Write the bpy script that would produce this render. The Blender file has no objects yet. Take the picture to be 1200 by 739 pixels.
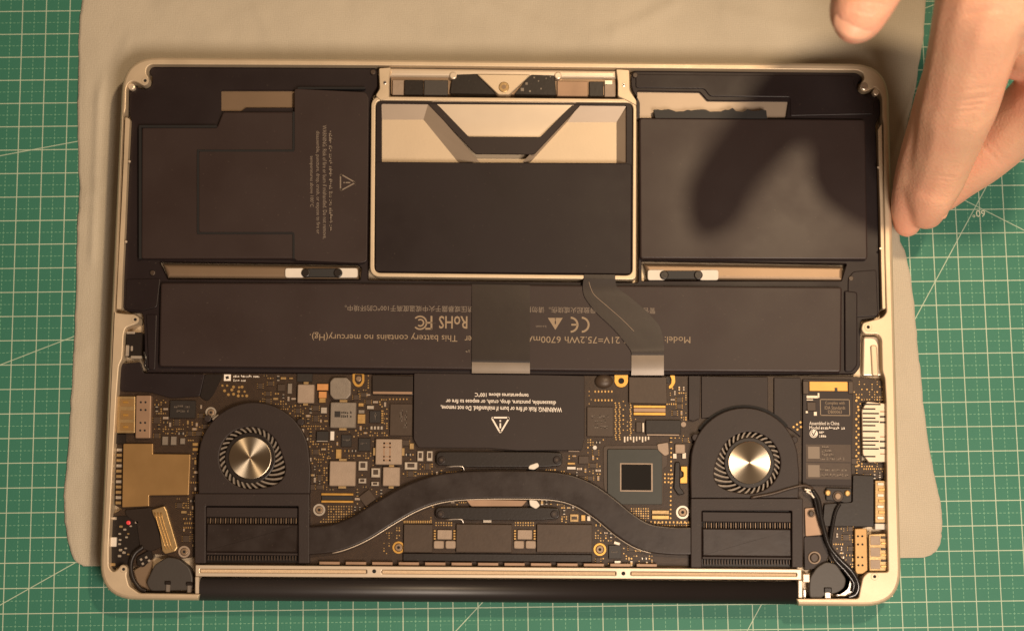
import bpy, bmesh, math, random
from mathutils import Vector, Matrix, Euler, noise
from mathutils.geometry import tessellate_polygon

random.seed(11)
S = bpy.context.scene
COL = S.collection
MM = 0.001

# ------------------------------------------------------------------ camera
FW = 1.5                                            # focal length / sensor width
CAM_MM = Vector((2.63, -81.12, 625.7))
CAM_R = Euler((0.1384, -0.0027, 0.0087), 'XYZ')
cd = bpy.data.cameras.new('camera')
cam = bpy.data.objects.new('camera', cd)
COL.objects.link(cam)
cam.location = CAM_MM * MM
cam.rotation_euler = CAM_R
cd.sensor_fit = 'HORIZONTAL'
cd.sensor_width = 36
cd.lens = 36 * FW
cd.clip_start = 0.01
cd.clip_end = 50
cd.dof.use_dof = True
cd.dof.focus_distance = 0.610
cd.dof.aperture_fstop = 9
S.camera = cam

# ------------------------------------------------------------------ light
W = bpy.data.worlds.new('World')
S.world = W
W.use_nodes = True
bg = W.node_tree.nodes['Background']
bg.inputs[0].default_value = (1.0, 0.63, 0.38, 1)
bg.inputs[1].default_value = 0.13


def lamp(name, loc, target, power, size, color):
    l = bpy.data.lights.new(name, 'AREA')
    l.shape = 'DISK'
    l.size = size * MM
    l.energy = power
    l.color = color
    o = bpy.data.objects.new(name, l)
    COL.objects.link(o)
    o.location = Vector(loc) * MM
    o.rotation_euler = (Vector(target) - Vector(loc)).to_track_quat('-Z', 'Y').to_euler()
    return o


lamp('desk_lamp', (268, 279, 770), (100, 20, 0), 3.9, 50, (1.0, 0.73, 0.46))
lamp('ceiling_lamp', (250, -330, 720), (100, -60, 0), 6.0, 300, (1.0, 0.82, 0.66))

S.view_settings.view_transform = 'Standard'
S.view_settings.look = 'None'
S.view_settings.exposure = 0.06
S.view_settings.gamma = 1.0

# ------------------------------------------------------------------ photo -> place
RM = CAM_R.to_matrix()


def U(px, py, z):
    """the place (mm) at height z that the photograph shows at px, py"""
    d = RM @ Vector(((px - 600) / 1200 / FW, (369.5 - py) / 1200 / FW, -1.0))
    t = (z - CAM_MM.z) / d.z
    return CAM_MM + d * t


def scale_at(px, py, z):
    return (U(px + 1, py, z) - U(px, py, z)).length          # mm per photo pixel


# heights, mm
CLOTH = 0.8
BASE = CLOTH + 0.3
ZR = 17.0            # top of the chassis rim
ZF = ZR - 7.5        # cavity floor
ZB = ZR - 4.6        # top of the logic board
BF = ZR - 3.4        # battery film
BC = ZR - 1.3        # battery cell tops

# ------------------------------------------------------------------ materials
MATS = {}


def mat(name, col, rough=0.5, metal=0.0, nscale=0, namt=0.0, bump=0.0, bscale=None, spec=0.5, coat=0.0, rvar=0.0, sub=0.0):
    m = bpy.data.materials.new(name)
    m.use_nodes = True
    nt = m.node_tree
    b = nt.nodes['Principled BSDF']
    b.inputs['Base Color'].default_value = (*col, 1)
    b.inputs['Roughness'].default_value = rough
    b.inputs['Metallic'].default_value = metal
    b.inputs['Specular IOR Level'].default_value = spec
    b.inputs['Coat Weight'].default_value = coat
    if sub:
        b.inputs['Subsurface Weight'].default_value = sub
        b.inputs['Subsurface Radius'].default_value = (1.0, 0.35, 0.2)
        b.inputs['Subsurface Scale'].default_value = 0.004
    tc = nt.nodes.new('ShaderNodeNewGeometry')
    if nscale:
        n = nt.nodes.new('ShaderNodeTexNoise')
        n.inputs['Scale'].default_value = nscale
        n.inputs['Detail'].default_value = 5
        nt.links.new(tc.outputs['Position'], n.inputs['Vector'])
        mx = nt.nodes.new('ShaderNodeMix')
        mx.data_type = 'RGBA'
        mx.inputs[6].default_value = (*[c * (1 - namt) for c in col], 1)
        mx.inputs[7].default_value = (*[min(1, c * (1 + namt)) for c in col], 1)
        nt.links.new(n.outputs['Fac'], mx.inputs[0])
        nt.links.new(mx.outputs[2], b.inputs['Base Color'])
        if rvar:
            mr = nt.nodes.new('ShaderNodeMapRange')
            mr.inputs[1].default_value = 0.3
            mr.inputs[2].default_value = 0.7
            mr.inputs[3].default_value = rough - rvar
            mr.inputs[4].default_value = rough + rvar
            nt.links.new(n.outputs['Fac'], mr.inputs[0])
            nt.links.new(mr.outputs[0], b.inputs['Roughness'])
    if bump:
        n2 = nt.nodes.new('ShaderNodeTexNoise')
        n2.inputs['Scale'].default_value = bscale or nscale or 500
        n2.inputs['Detail'].default_value = 3
        nt.links.new(tc.outputs['Position'], n2.inputs['Vector'])
        bp = nt.nodes.new('ShaderNodeBump')
        bp.inputs['Strength'].default_value = bump
        bp.inputs['Distance'].default_value = 0.0006
        nt.links.new(n2.outputs['Fac'], bp.inputs['Height'])
        nt.links.new(bp.outputs[0], b.inputs['Normal'])
    MATS[name] = m
    return m


mat('aluminium', (0.58, 0.465, 0.325), 0.46, 0.4, 90, 0.06, 0.05, 2500, rvar=0.06)
mat('aluminium_floor', (0.56, 0.45, 0.32), 0.5, 0.3, 60, 0.06, 0.05, 1500)
mat('aluminium_bright', (0.68, 0.57, 0.44), 0.34, 0.45, 120, 0.06)
mat('bronze_and_shaded_alu', (0.24, 0.165, 0.105), 0.42, 0.5, 60, 0.15)  # bronze parts; on bars and slots, aluminium with shade put into its colour
mat('cable_end_sheen', (0.19, 0.15, 0.112), 0.34, 0.1, 200, 0.15)  # sheen of the bent cable put into a tan colour
mat('battery_film', (0.0150, 0.0092, 0.0095), 0.46, 0, 45, 0.2, 0.08, 50, spec=0.24, rvar=0.07)
mat('battery_cell', (0.030, 0.0185, 0.0165), 0.46, 0, 40, 0.12, 0.07, 34, spec=0.30, rvar=0.06)
mat('label_tape', (0.025, 0.0165, 0.0145), 0.50, 0, 60, 0.15, 0.08, 60, spec=0.28)
mat('black_plastic', (0.0135, 0.0090, 0.0070), 0.40, 0, 120, 0.2, 0.05, 900, spec=0.36)
mat('fan_plastic', (0.025, 0.0165, 0.0142), 0.5, 0, 120, 0.2, 0.08, 1600, spec=0.30)
mat('heatpipe_black', (0.023, 0.0155, 0.0130), 0.38, 0.1, 120, 0.25, 0.10, 200, spec=0.35, rvar=0.08)
mat('flex_film', (0.0240, 0.0165, 0.0130), 0.34, 0, 90, 0.2, 0.06, 120, spec=0.42)
mat('board_mask', (0.030, 0.0175, 0.0110), 0.42, 0, 350, 0.4, 0.06, 900, spec=0.30)
mat('chip_black', (0.020, 0.0155, 0.0130), 0.45, 0, 300, 0.25, 0.05, 1500, spec=0.4)
mat('chip_grey', (0.058, 0.039, 0.027), 0.42, 0.1, 300, 0.2, 0.05, 900, spec=0.35)
mat('package_green', (0.030, 0.032, 0.027), 0.4, 0, 300, 0.2, spec=0.4)
mat('silicon', (0.012, 0.012, 0.012), 0.06, 0.0, spec=0.8, coat=1.0)
mat('inductor_tan', (0.30, 0.225, 0.165), 0.55, 0.15, 400, 0.16, 0.15, 2500)
mat('inductor_grey', (0.20, 0.165, 0.13), 0.5, 0.2, 400, 0.2, 0.15, 2500)
mat('capacitor_orange', (0.52, 0.24, 0.08), 0.45, 0.1, 400, 0.2)
mat('gold', (0.66, 0.37, 0.09), 0.36, 0.7, 500, 0.25)
mat('gold_pad', (0.54, 0.34, 0.13), 0.36, 0.65, 700, 0.35)
mat('gold_foil', (0.62, 0.33, 0.08), 0.42, 0.4, 200, 0.12)
mat('brass_shield', (0.36, 0.215, 0.085), 0.38, 0.55, 40, 0.15, 0.06, 200, rvar=0.08)
mat('brass_port', (0.40, 0.27, 0.125), 0.38, 0.55, 300, 0.25, 0.1, 900)
mat('solder', (0.66, 0.58, 0.48), 0.32, 0.7, 600, 0.25)
mat('white_plastic', (0.66, 0.60, 0.52), 0.5, 0, 300, 0.08)
mat('white_ink', (0.80, 0.72, 0.62), 0.6)
mat('dim_ink', (0.20, 0.155, 0.115), 0.6)
mat('chip_mark', (0.115, 0.088, 0.066), 0.6)
mat('shaded_aluminium', (0.36, 0.285, 0.215), 0.45, 0.3, 60, 0.1)  # darker aluminium copy, shade of sloped walls and slot put into the colour
mat('cell_ink', (0.27, 0.195, 0.12), 0.6)
mat('mat_ink', (0.62, 0.64, 0.48), 0.6)
mat('rubber', (0.012, 0.011, 0.011), 0.6, 0)
mat('cable_black', (0.014, 0.012, 0.012), 0.22, 0, spec=0.7)
mat('dark_hole', (0.006, 0.005, 0.005), 0.8)
mat('red_led', (0.75, 0.06, 0.07), 0.35)
mat('hinge_black', (0.016, 0.013, 0.013), 0.40, 0.0, 60, 0.1, spec=0.45)
mat('hinge_cover', (0.040, 0.033, 0.028), 0.5, 0, 120, 0.1, 0.05, 900)
mat('mesh_gasket', (0.55, 0.40, 0.25), 0.7, 0, 2500, 0.35, 0.3, 3500)
mat('steel', (0.62, 0.56, 0.50), 0.28, 0.9, 200, 0.1)
mat('copper_tape', (0.30, 0.19, 0.12), 0.45, 0.3, 120, 0.25)
mat('nail', (0.82, 0.42, 0.29), 0.40, 0, 200, 0.05, sub=0.2)



def add_specks(name, scale, lo, hi, col, amount, trace=False):
    """dust specks (or the faint copper traces of a board) over a material's own colour"""
    m = MATS[name]
    nt = m.node_tree
    b = nt.nodes['Principled BSDF']
    geo = [n for n in nt.nodes if n.bl_idname == 'ShaderNodeNewGeometry'][0]
    if trace:
        v = nt.nodes.new('ShaderNodeTexVoronoi')
        v.distance = 'MANHATTAN'
        v.feature = 'F1'
        v.inputs['Scale'].default_value = scale
        nt.links.new(geo.outputs['Position'], v.inputs['Vector'])
        w = nt.nodes.new('ShaderNodeMath')
        w.operation = 'PINGPONG'
        nt.links.new(v.outputs['Distance'], w.inputs[0])
        w.inputs[1].default_value = 0.16
        out_ = w.outputs[0]
    else:
        v = nt.nodes.new('ShaderNodeTexNoise')
        v.inputs['Scale'].default_value = scale
        v.inputs['Detail'].default_value = 1
        nt.links.new(geo.outputs['Position'], v.inputs['Vector'])
        out_ = v.outputs['Fac']
    r = nt.nodes.new('ShaderNodeMapRange')
    r.inputs[1].default_value = lo
    r.inputs[2].default_value = hi
    r.inputs[4].default_value = amount
    nt.links.new(out_, r.inputs[0])
    mx = nt.nodes.new('ShaderNodeMix')
    mx.data_type = 'RGBA'
    mx.inputs[7].default_value = (*col, 1)
    src = b.inputs['Base Color'].links[0].from_socket
    nt.links.new(src, mx.inputs[6])
    nt.links.new(r.outputs[0], mx.inputs[0])
    nt.links.new(mx.outputs[2], b.inputs['Base Color'])


for nm in ('battery_film', 'battery_cell', 'label_tape', 'fan_plastic', 'heatpipe_black', 'black_plastic', 'flex_film'):
    add_specks(nm, 1100, 0.72, 0.82, (0.16, 0.12, 0.09), 0.22)
add_specks('board_mask', 420, 0.115, 0.15, (0.085, 0.050, 0.025), 0.75, True)

# brushed hub: circular grain
m = mat('brushed_hub', (0.52, 0.44, 0.33), 0.33, 1.0)
nt = m.node_tree
b = nt.nodes['Principled BSDF']
b.inputs['Anisotropic'].default_value = 0.92
tg = nt.nodes.new('ShaderNodeTangent')
tg.direction_type = 'RADIAL'
tg.axis = 'Z'
nt.links.new(tg.outputs[0], b.inputs['Tangent'])

# skin
m = mat('skin', (0.86, 0.50, 0.33), 0.47, 0, 60, 0.12, 0.42, 900, sub=0.25, spec=0.4)
nt = m.node_tree
b = nt.nodes['Principled BSDF']
at = nt.nodes.new('ShaderNodeAttribute')
at.attribute_name = 'flush'
mx = nt.nodes.new('ShaderNodeMix')
mx.data_type = 'RGBA'
src = b.inputs['Base Color'].links[0].from_socket
nt.links.new(src, mx.inputs[6])
mx.inputs[7].default_value = (0.88, 0.40, 0.28, 1)
nt.links.new(at.outputs['Fac'], mx.inputs[0])
nt.links.new(mx.outputs[2], b.inputs['Base Color'])

# microfibre cloth
m = mat('microfibre', (0.50, 0.445, 0.352), 0.9, 0, 25, 0.15, 0.35, 1800, spec=0.15)
nt = m.node_tree
b = nt.nodes['Principled BSDF']
b.inputs['Sheen Weight'].default_value = 0.25
src = b.inputs['Base Color'].links[0].from_socket
geo = [n for n in nt.nodes if n.bl_idname == 'ShaderNodeNewGeometry'][0]
prev = src
for direction in ('X', 'Y'):                       # woven threads
    wv = nt.nodes.new('ShaderNodeTexWave')
    wv.bands_direction = direction
    wv.inputs['Scale'].default_value = 420
    wv.inputs['Distortion'].default_value = 7
    wv.inputs['Detail'].default_value = 2
    nt.links.new(geo.outputs['Position'], wv.inputs['Vector'])
    mx = nt.nodes.new('ShaderNodeMix')
    mx.data_type = 'RGBA'
    mx.blend_type = 'MULTIPLY'
    mx.inputs[7].default_value = (0.92, 0.915, 0.90, 1)
    nt.links.new(prev, mx.inputs[6])
    nt.links.new(wv.outputs['Fac'], mx.inputs[0])
    prev = mx.outputs[2]
nt.links.new(prev, b.inputs['Base Color'])

# ------------------------------------------------------------------ mesh helpers
WORLD = {}          # object -> world centre, mm


def link(name, verts, faces, m, parent=None, smooth=False, kind=None, label=None):
    """one mesh object; verts in mm in the place, origin at its middle"""
    lo = [min(v[i] for v in verts) for i in range(3)]
    hi = [max(v[i] for v in verts) for i in range(3)]
    c = Vector([(lo[i] + hi[i]) / 2 for i in range(3)])
    me = bpy.data.meshes.new(name)
    me.from_pydata([(Vector(v) - c) * MM for v in verts], [], faces)
    me.materials.append(MATS[m])
    if smooth:
        me.polygons.foreach_set('use_smooth', [True] * len(me.polygons))
    me.update()
    o = bpy.data.objects.new(name, me)
    COL.objects.link(o)
    pc = Vector((0, 0, 0))
    if parent is not None:
        o.parent = parent
        pc = WORLD[parent.name]
    o.location = (c - pc) * MM
    WORLD[o.name] = c
    if kind:
        o['kind'] = kind
    if label:
        o['label'] = label
    return o


def thing(name, loc, label, cat):
    o = bpy.data.objects.new(name, None)
    COL.objects.link(o)
    o.empty_display_size = 0.02
    o.location = Vector(loc) * MM
    WORLD[o.name] = Vector(loc)
    o['label'] = label
    o['category'] = cat
    return o


def rnd_poly(pts, r, n=4):
    if not r:
        return [Vector((p[0], p[1])) for p in pts]
    out = []
    N = len(pts)
    for i in range(N):
        p = Vector(pts[i][:2])
        a = Vector(pts[i - 1][:2])
        c = Vector(pts[(i + 1) % N][:2])
        rr = pts[i][2] if len(pts[i]) > 2 else r
        da, dc = (a - p), (c - p)
        la, lc = da.length, dc.length
        if la < 1e-6 or lc < 1e-6 or rr <= 0:
            out.append(p)
            continue
        k = min(rr, la * 0.48, lc * 0.48)
        s, e = p + da / la * k, p + dc / lc * k
        for j in range(n + 1):
            t = j / n
            out.append((1 - t) ** 2 * s + 2 * t * (1 - t) * p + t * t * e)
    return out


def area2(l):
    return sum(l[i - 1].x * l[i].y - l[i].x * l[i - 1].y for i in range(len(l)))


def inset(l, d):
    N = len(l)
    out = []
    for i in range(N):
        p, a, c = l[i], l[i - 1], l[(i + 1) % N]
        e1 = (p - a)
        e2 = (c - p)
        if e1.length < 1e-7:
            e1 = e2
        if e2.length < 1e-7:
            e2 = e1
        e1 = e1.normalized()
        e2 = e2.normalized()
        n1 = Vector((-e1.y, e1.x))
        n2 = Vector((-e2.y, e2.x))
        b = n1 + n2
        if b.length < 1e-4:
            b = n1
        b.normalize()
        k = d / max(0.45, b.dot(n1))
        out.append(p + b * k)
    return out


def prism_data(loops, z1, z0, bev=0.15, bseg=1):
    """loops in mm (first outer, others holes) -> verts, faces; closed, bevelled on top"""
    V, Fc = [], []
    rings_top = []
    for k, l in enumerate(loops):
        l = [Vector(p) for p in l]
        if (area2(l) > 0) != (k == 0):
            l.reverse()
        N = len(l)
        prof = [(0.0, z0), (0.0, z1 - bev)] if bev > 0 else [(0.0, z0), (0.0, z1)]
        if bev > 0:
            for j in range(1, bseg + 1):
                a = j / bseg * math.pi / 2
                prof.append((bev * (1 - math.cos(a)), z1 - bev + bev * math.sin(a)))
        base = len(V)
        for (d, z) in prof:
            ll = inset(l, d) if d > 0 else l
            V += [(p.x, p.y, z) for p in ll]
        for r in range(len(prof) - 1):
            for i in range(N):
                j = (i + 1) % N
                a, b2 = base + r * N + i, base + r * N + j
                Fc.append((a, b2, b2 + N, a + N))
        rings_top.append((base + (len(prof) - 1) * N, base, N))
    if len(loops) == 1 and len(loops[0]) < 130:
        t, b0, N = rings_top[0]
        Fc.append(tuple(range(t, t + N)))
        Fc.append(tuple(range(b0 + N - 1, b0 - 1, -1)))
    else:
        for which in (0, 1):
            idx, poly = [], []
            for r in rings_top:
                s = r[0] if which == 0 else r[1]
                idx += list(range(s, s + r[2]))
                poly.append([Vector((V[q][0], V[q][1], 0)) for q in range(s, s + r[2])])
            for t in tessellate_polygon(poly):
                a, b2, c = (Vector(V[idx[q]][:2]) for q in t)
                cr = (b2 - a).cross(c - a)
                if (cr > 0) == (which == 0):
                    Fc.append((idx[t[0]], idx[t[1]], idx[t[2]]))
                else:
                    Fc.append((idx[t[2]], idx[t[1]], idx[t[0]]))
    return V, Fc


def px(l, z):
    out = []
    for p in l:
        u = U(p[0], p[1], z)
        out.append(Vector((u.x, u.y)))
    return out


def P(name, loop, z1, z0, m, parent, bev=0.15, r=0, holes=(), hr=0, bseg=1, smooth=False, kind=None, label=None, n=4):
    loops = [px(rnd_poly(loop, r, n), z1)] + [px(rnd_poly(h, hr, n), z1) for h in holes]
    V, Fc = prism_data(loops, z1, z0, bev, bseg)
    return link(name, V, Fc, m, parent, smooth, kind, label)


def R(x0, y0, x1, y1):
    return [(x0, y0), (x1, y0), (x1, y1), (x0, y1)]


OCC = []            # photo rectangles taken by larger board pieces


def wrect(x0, y0, x1, y1, z, r=0, ang=0.0):
    c = U((x0 + x1) / 2, (y0 + y1) / 2, z)
    s = scale_at((x0 + x1) / 2, (y0 + y1) / 2, z)
    hx, hy = abs(x1 - x0) / 2 * s, abs(y1 - y0) / 2 * s
    q = rnd_poly([(-hx, -hy), (hx, -hy), (hx, hy), (-hx, hy)], r * s, 3)
    ca, sa = math.cos(ang), math.sin(ang)
    return [Vector((c.x + p.x * ca - p.y * sa, c.y + p.x * sa + p.y * ca)) for p in q]


def B(name, x0, y0, x1, y1, z1, z0, m, parent, bev=0.12, r=0, ang=0.0, kind=None, label=None, occ=True):
    """a block square to the laptop that covers the photo rectangle"""
    V, Fc = prism_data([wrect(x0, y0, x1, y1, z1, r, math.radians(ang))], z1, z0, bev)
    if occ:
        OCC.append((x0 - 1, y0 - 1, x1 + 1, y1 + 1))
    return link(name, V, Fc, m, parent, False, kind, label)


def circ(x, y, r, n=24, r2=None, a0=0):
    r2 = r2 or r
    return [(x + r * math.cos(a0 + 2 * math.pi * i / n), y + r2 * math.sin(a0 + 2 * math.pi * i / n)) for i in range(n)]


def disc(name, x, y, r, z1, z0, m, parent, bev=0.1, hole=0, n=24, bseg=1, smooth=False, label=None):
    return P(name, circ(x, y, r, n), z1, z0, m, parent, bev, 0, [circ(x, y, hole, n)] if hole else (), 0, bseg, smooth, None, label)


class Bag:
    """collects many small solids into one mesh"""
    def __init__(s):
        s.V, s.F = [], []

    def add(s, V, Fc):
        k = len(s.V)
        s.V += V
        s.F += [tuple(i + k for i in f) for f in Fc]

    def rect(s, x0, y0, x1, y1, z1, z0, bev=0.06, ang=0):
        s.add(*prism_data([wrect(x0, y0, x1, y1, z1, 0, math.radians(ang))], z1, z0, bev))

    def dot(s, x, y, r, z1, z0, n=7, bev=0.06):
        s.add(*prism_data([px(circ(x, y, r, n), z1)], z1, z0, bev))

    def build(s, name, m, parent, kind=None, label=None):
        if s.V:
            return link(name, s.V, s.F, m, parent, False, kind, label)


def catmull(pts, n=8):
    pts = [Vector(p) for p in pts]
    q = [pts[0] * 2 - pts[1]] + pts + [pts[-1] * 2 - pts[-2]]
    out = []
    for i in range(1, len(q) - 2):
        a, b, c, d = q[i - 1], q[i], q[i + 1], q[i + 2]
        for j in range(n):
            t = j / n
            out.append(0.5 * ((2 * b) + (c - a) * t + (2 * a - 5 * b + 4 * c - d) * t * t + (3 * b - a - 3 * c + d) * t ** 3))
    out.append(pts[-1])
    return out


def tube(name, pts, r, m, parent, seg=10, n=8):
    """pts: (px, py, z); r in mm"""
    C = catmull([U(*p) for p in pts], n)
    V, Fc = [], []
    for i, c in enumerate(C):
        t = (C[min(i + 1, len(C) - 1)] - C[max(i - 1, 0)]).normalized()
        s = t.cross(Vector((0, 0, 1)))
        if s.length < 1e-4:
            s = Vector((1, 0, 0))
        s.normalize()
        u = s.cross(t).normalized()
        for k in range(seg):
            a = 2 * math.pi * k / seg
            V.append(tuple(c + (s * math.cos(a) + u * math.sin(a)) * r))
    for i in range(len(C) - 1):
        for k in range(seg):
            a, b2 = i * seg + k, i * seg + (k + 1) % seg
            Fc.append((a, b2, b2 + seg, a + seg))
    Fc.append(tuple(range(seg - 1, -1, -1)))
    Fc.append(tuple(range(len(V) - seg, len(V))))
    return link(name, V, Fc, m, parent, True)


def ribbon(name, rows, m, parent, th=0.12, n=5):
    """a thin flexible strip; rows: (left px, left py, right px, right py, z)"""
    L = catmull([U(a, b2, z) for a, b2, c, d, z in rows], n)
    Rr = catmull([U(c, d, z) for a, b2, c, d, z in rows], n)
    V, Fc = [], []
    for a, b2 in zip(L, Rr):
        V += [tuple(a), tuple(b2), (b2.x, b2.y, b2.z - th), (a.x, a.y, a.z - th)]
    for i in range(len(L) - 1):
        k = i * 4
        for j in range(4):
            jj = (j + 1) % 4
            Fc.append((k + j, k + j + 4, k + jj + 4, k + jj))
    Fc.append((0, 1, 2, 3))
    k = (len(L) - 1) * 4
    Fc.append((k + 3, k + 2, k + 1, k))
    o = link(name, V, Fc, m, parent)
    return o


def text(name, s, cx, cy, z, w, h, rot, m, parent, bold=0.0):
    """flat print; cx, cy centre in the photo; w total width, h height in photo pixels (either may be None)"""
    cu = bpy.data.curves.new('tmp', 'FONT')
    cu.body = s
    cu.resolution_u = 2
    cu.offset = bold
    ob = bpy.data.objects.new('tmp', cu)
    COL.objects.link(ob)
    dg = bpy.context.evaluated_depsgraph_get()
    me = bpy.data.meshes.new_from_object(ob.evaluated_get(dg))
    bpy.data.objects.remove(ob)
    bpy.data.curves.remove(cu)
    vs = [v.co.copy() for v in me.vertices]
    fs = [tuple(p.vertices) for p in me.polygons]
    bpy.data.meshes.remove(me)
    if not vs:
        return None
    x0, x1 = min(v.x for v in vs), max(v.x for v in vs)
    y0, y1 = min(v.y for v in vs), max(v.y for v in vs)
    sc = scale_at(cx, cy, z)
    kx = w * sc / (x1 - x0) if w else None
    ky = h * sc / (y1 - y0) if h else None
    kx = kx or ky
    ky = ky or kx
    c = U(cx, cy, z)
    a = math.radians(rot)
    ca, sa = math.cos(a), math.sin(a)
    V = []
    for v in vs:
        x, y = (v.x - (x0 + x1) / 2) * kx, (v.y - (y0 + y1) / 2) * ky
        V.append((c.x + x * ca - y * sa, c.y + x * sa + y * ca, z))
    return link(name, V, fs, m, parent)


def marks(bag, cx, cy, z, w, h, rot=0, seed=0, word=(3, 8)):
    """print too small to read: short strokes in words along one line"""
    rr = random.Random(seed)
    c = U(cx, cy, z)
    s = scale_at(cx, cy, z)
    a = math.radians(rot)
    ca, sa = math.cos(a), math.sin(a)
    x = -w / 2
    left = rr.randint(*word)
    step = h * 0.72
    while x < w / 2 - step * 0.5:
        if left <= 0:
            x += step * 0.8
            left = rr.randint(*word)
            continue
        cw = step * rr.uniform(0.55, 0.8)
        ch = h * rr.choice((0.7, 0.7, 1.0))
        q = [(x, -h / 2), (x + cw, -h / 2), (x + cw, -h / 2 + ch), (x, -h / 2 + ch)]
        k = len(bag.V)
        wv = 0.24 * h
        # a hollow stroke: two uprights and one bar
        for (ax, ay, bx, by) in ((x, -h / 2, x + wv, -h / 2 + ch), (x + cw - wv, -h / 2, x + cw, -h / 2 + ch * rr.choice((0.6, 1))),
                                 (x, -h / 2 + ch * rr.choice((0.0, 0.4, 0.75)), x + cw, 0)):
            if by == 0:
                by = ay + wv
            k = len(bag.V)
            for (qx, qy) in ((ax, ay), (bx, ay), (bx, by), (ax, by)):
                bag.V.append((c.x + (qx * ca - qy * sa) * s, c.y + (qx * sa + qy * ca) * s, z))
            bag.F.append((k, k + 1, k + 2, k + 3))
        x += step
        left -= 1


def screw(x, y, r, z, parent, m='steel', name='screw'):
    o = disc(name, x, y, r, z, z - 1.2, m, parent, 0.2, n=20, bseg=2)
    disc('screw_socket' if o.parent and o.parent.parent is None else 'screw_recess', x, y, r * 0.45, z + 0.03, z - 0.05, 'dark_hole', parent, 0, n=6)
    return o


# ================================================================== CUTTING MAT
g0 = U(296.7, 715.0, 0.0)
MROT = math.radians(1.22)
me = bpy.data.meshes.new('cutting_mat')
bm = bmesh.new()
loop = rnd_poly([(-190, -90), (410, -90), (410, 360), (-190, 360)], 6, 6)
V, Fc = prism_data([loop], 0.0, -3.0, 0.4)
bv = [bm.verts.new(Vector(v) * MM) for v in V]
for f in Fc:
    bm.faces.new([bv[i] for i in f])
bm.to_mesh(me)
bm.free()
cmat = bpy.data.objects.new('cutting_mat', me)
COL.objects.link(cmat)
cmat.location = (g0.x * MM, g0.y * MM, 0)
cmat.rotation_euler = (0, 0, MROT)
WORLD[cmat.name] = Vector((g0.x, g0.y, 0))
cmat['label'] = 'green self-healing cutting mat with pale grid lines under everything'
cmat['category'] = 'cutting mat'

m = bpy.data.materials.new('mat_print')
m.use_nodes = True
nt = m.node_tree
pb = nt.nodes['Principled BSDF']
pb.inputs['Roughness'].default_value = 0.62
pb.inputs['Specular IOR Level'].default_value = 0.35
tc = nt.nodes.new('ShaderNodeTexCoord')
sp = nt.nodes.new('ShaderNodeSeparateXYZ')
nt.links.new(tc.outputs['Object'], sp.inputs[0])


def mth(op, a, b=None, c=None):
    n = nt.nodes.new('ShaderNodeMath')
    n.operation = op
    for i, v in enumerate((a, b, c)):
        if v is None:
            continue
        if isinstance(v, (int, float)):
            n.inputs[i].default_value = v
        else:
            nt.links.new(v, n.inputs[i])
    return n.outputs[0]


X, Y = sp.outputs[0], sp.outputs[1]


def grid_line(v, step, off, half):
    return mth('LESS_THAN', mth('ABSOLUTE', mth('SUBTRACT', mth('FLOORED_MODULO', mth('ADD', v, off + step / 2), step), step / 2)), half)


solid = mth('MAXIMUM', grid_line(X, .01, 0, .00019), grid_line(Y, .01, 0, .00019))


def dashed(v, w):
    line = grid_line(v, .01, .005, .00012)
    dash = mth('LESS_THAN', mth('FLOORED_MODULO', mth('ADD', w, .0005), .01 / 6), .001)
    return mth('MULTIPLY', line, dash)


dash = mth('MAXIMUM', dashed(X, Y), dashed(Y, X))
inv = Matrix.Rotation(-MROT, 2)
for (ax, ay, bx, by) in ((0, 182.6, 91, 165.7), (0, 427.4, 88, 393.5), (0, 708.4, 86, 660), (1073.3, 371.9, 1171, 190.6),
                         (1115.2, 227, 1200, 269.7), (551.7, 720, 566.6, 704)):
    a = U(ax, ay, 0) - g0
    b2 = U(bx, by, 0) - g0
    a = inv @ Vector((a.x, a.y)) * MM
    b2 = inv @ Vector((b2.x, b2.y)) * MM
    d = (b2 - a).normalized()
    n = Vector((-d.y, d.x))
    dist = mth('ABSOLUTE', mth('SUBTRACT', mth('ADD', mth('MULTIPLY', X, n.x), mth('MULTIPLY', Y, n.y)), n.dot(a)))
    solid = mth('MAXIMUM', solid, mth('LESS_THAN', dist, .00017))
ns = nt.nodes.new('ShaderNodeTexNoise')
ns.inputs['Scale'].default_value = 22
ns.inputs['Detail'].default_value = 7
nt.links.new(tc.outputs['Object'], ns.inputs['Vector'])
nf = nt.nodes.new('ShaderNodeTexNoise')
nf.inputs['Scale'].default_value = 1500
nt.links.new(tc.outputs['Object'], nf.inputs['Vector'])
grn = nt.nodes.new('ShaderNodeMix')
grn.data_type = 'RGBA'
grn.inputs[6].default_value = (0.028, 0.150, 0.100, 1)
grn.inputs[7].default_value = (0.042, 0.190, 0.132, 1)
nt.links.new(ns.outputs['Fac'], grn.inputs[0])
ink = nt.nodes.new('ShaderNodeMix')
ink.data_type = 'RGBA'
nt.links.new(grn.outputs[2], ink.inputs[6])
ink.inputs[7].default_value = (0.60, 0.64, 0.47, 1)
wear = mth('ADD', 0.55, mth('MULTIPLY', ns.outputs['Fac'], 0.55))
nt.links.new(mth('MULTIPLY', dash, mth('MULTIPLY', wear, 0.8)), ink.inputs[0])
ink.inputs[7].default_value = (0.24, 0.47, 0.31, 1)
ink2 = nt.nodes.new('ShaderNodeMix')
ink2.data_type = 'RGBA'
nt.links.new(ink.outputs[2], ink2.inputs[6])
ink2.inputs[7].default_value = (0.50, 0.58, 0.44, 1)
nt.links.new(mth('MULTIPLY', solid, wear), ink2.inputs[0])
nt.links.new(ink2.outputs[2], pb.inputs['Base Color'])
last = ink2.outputs[2]
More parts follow.
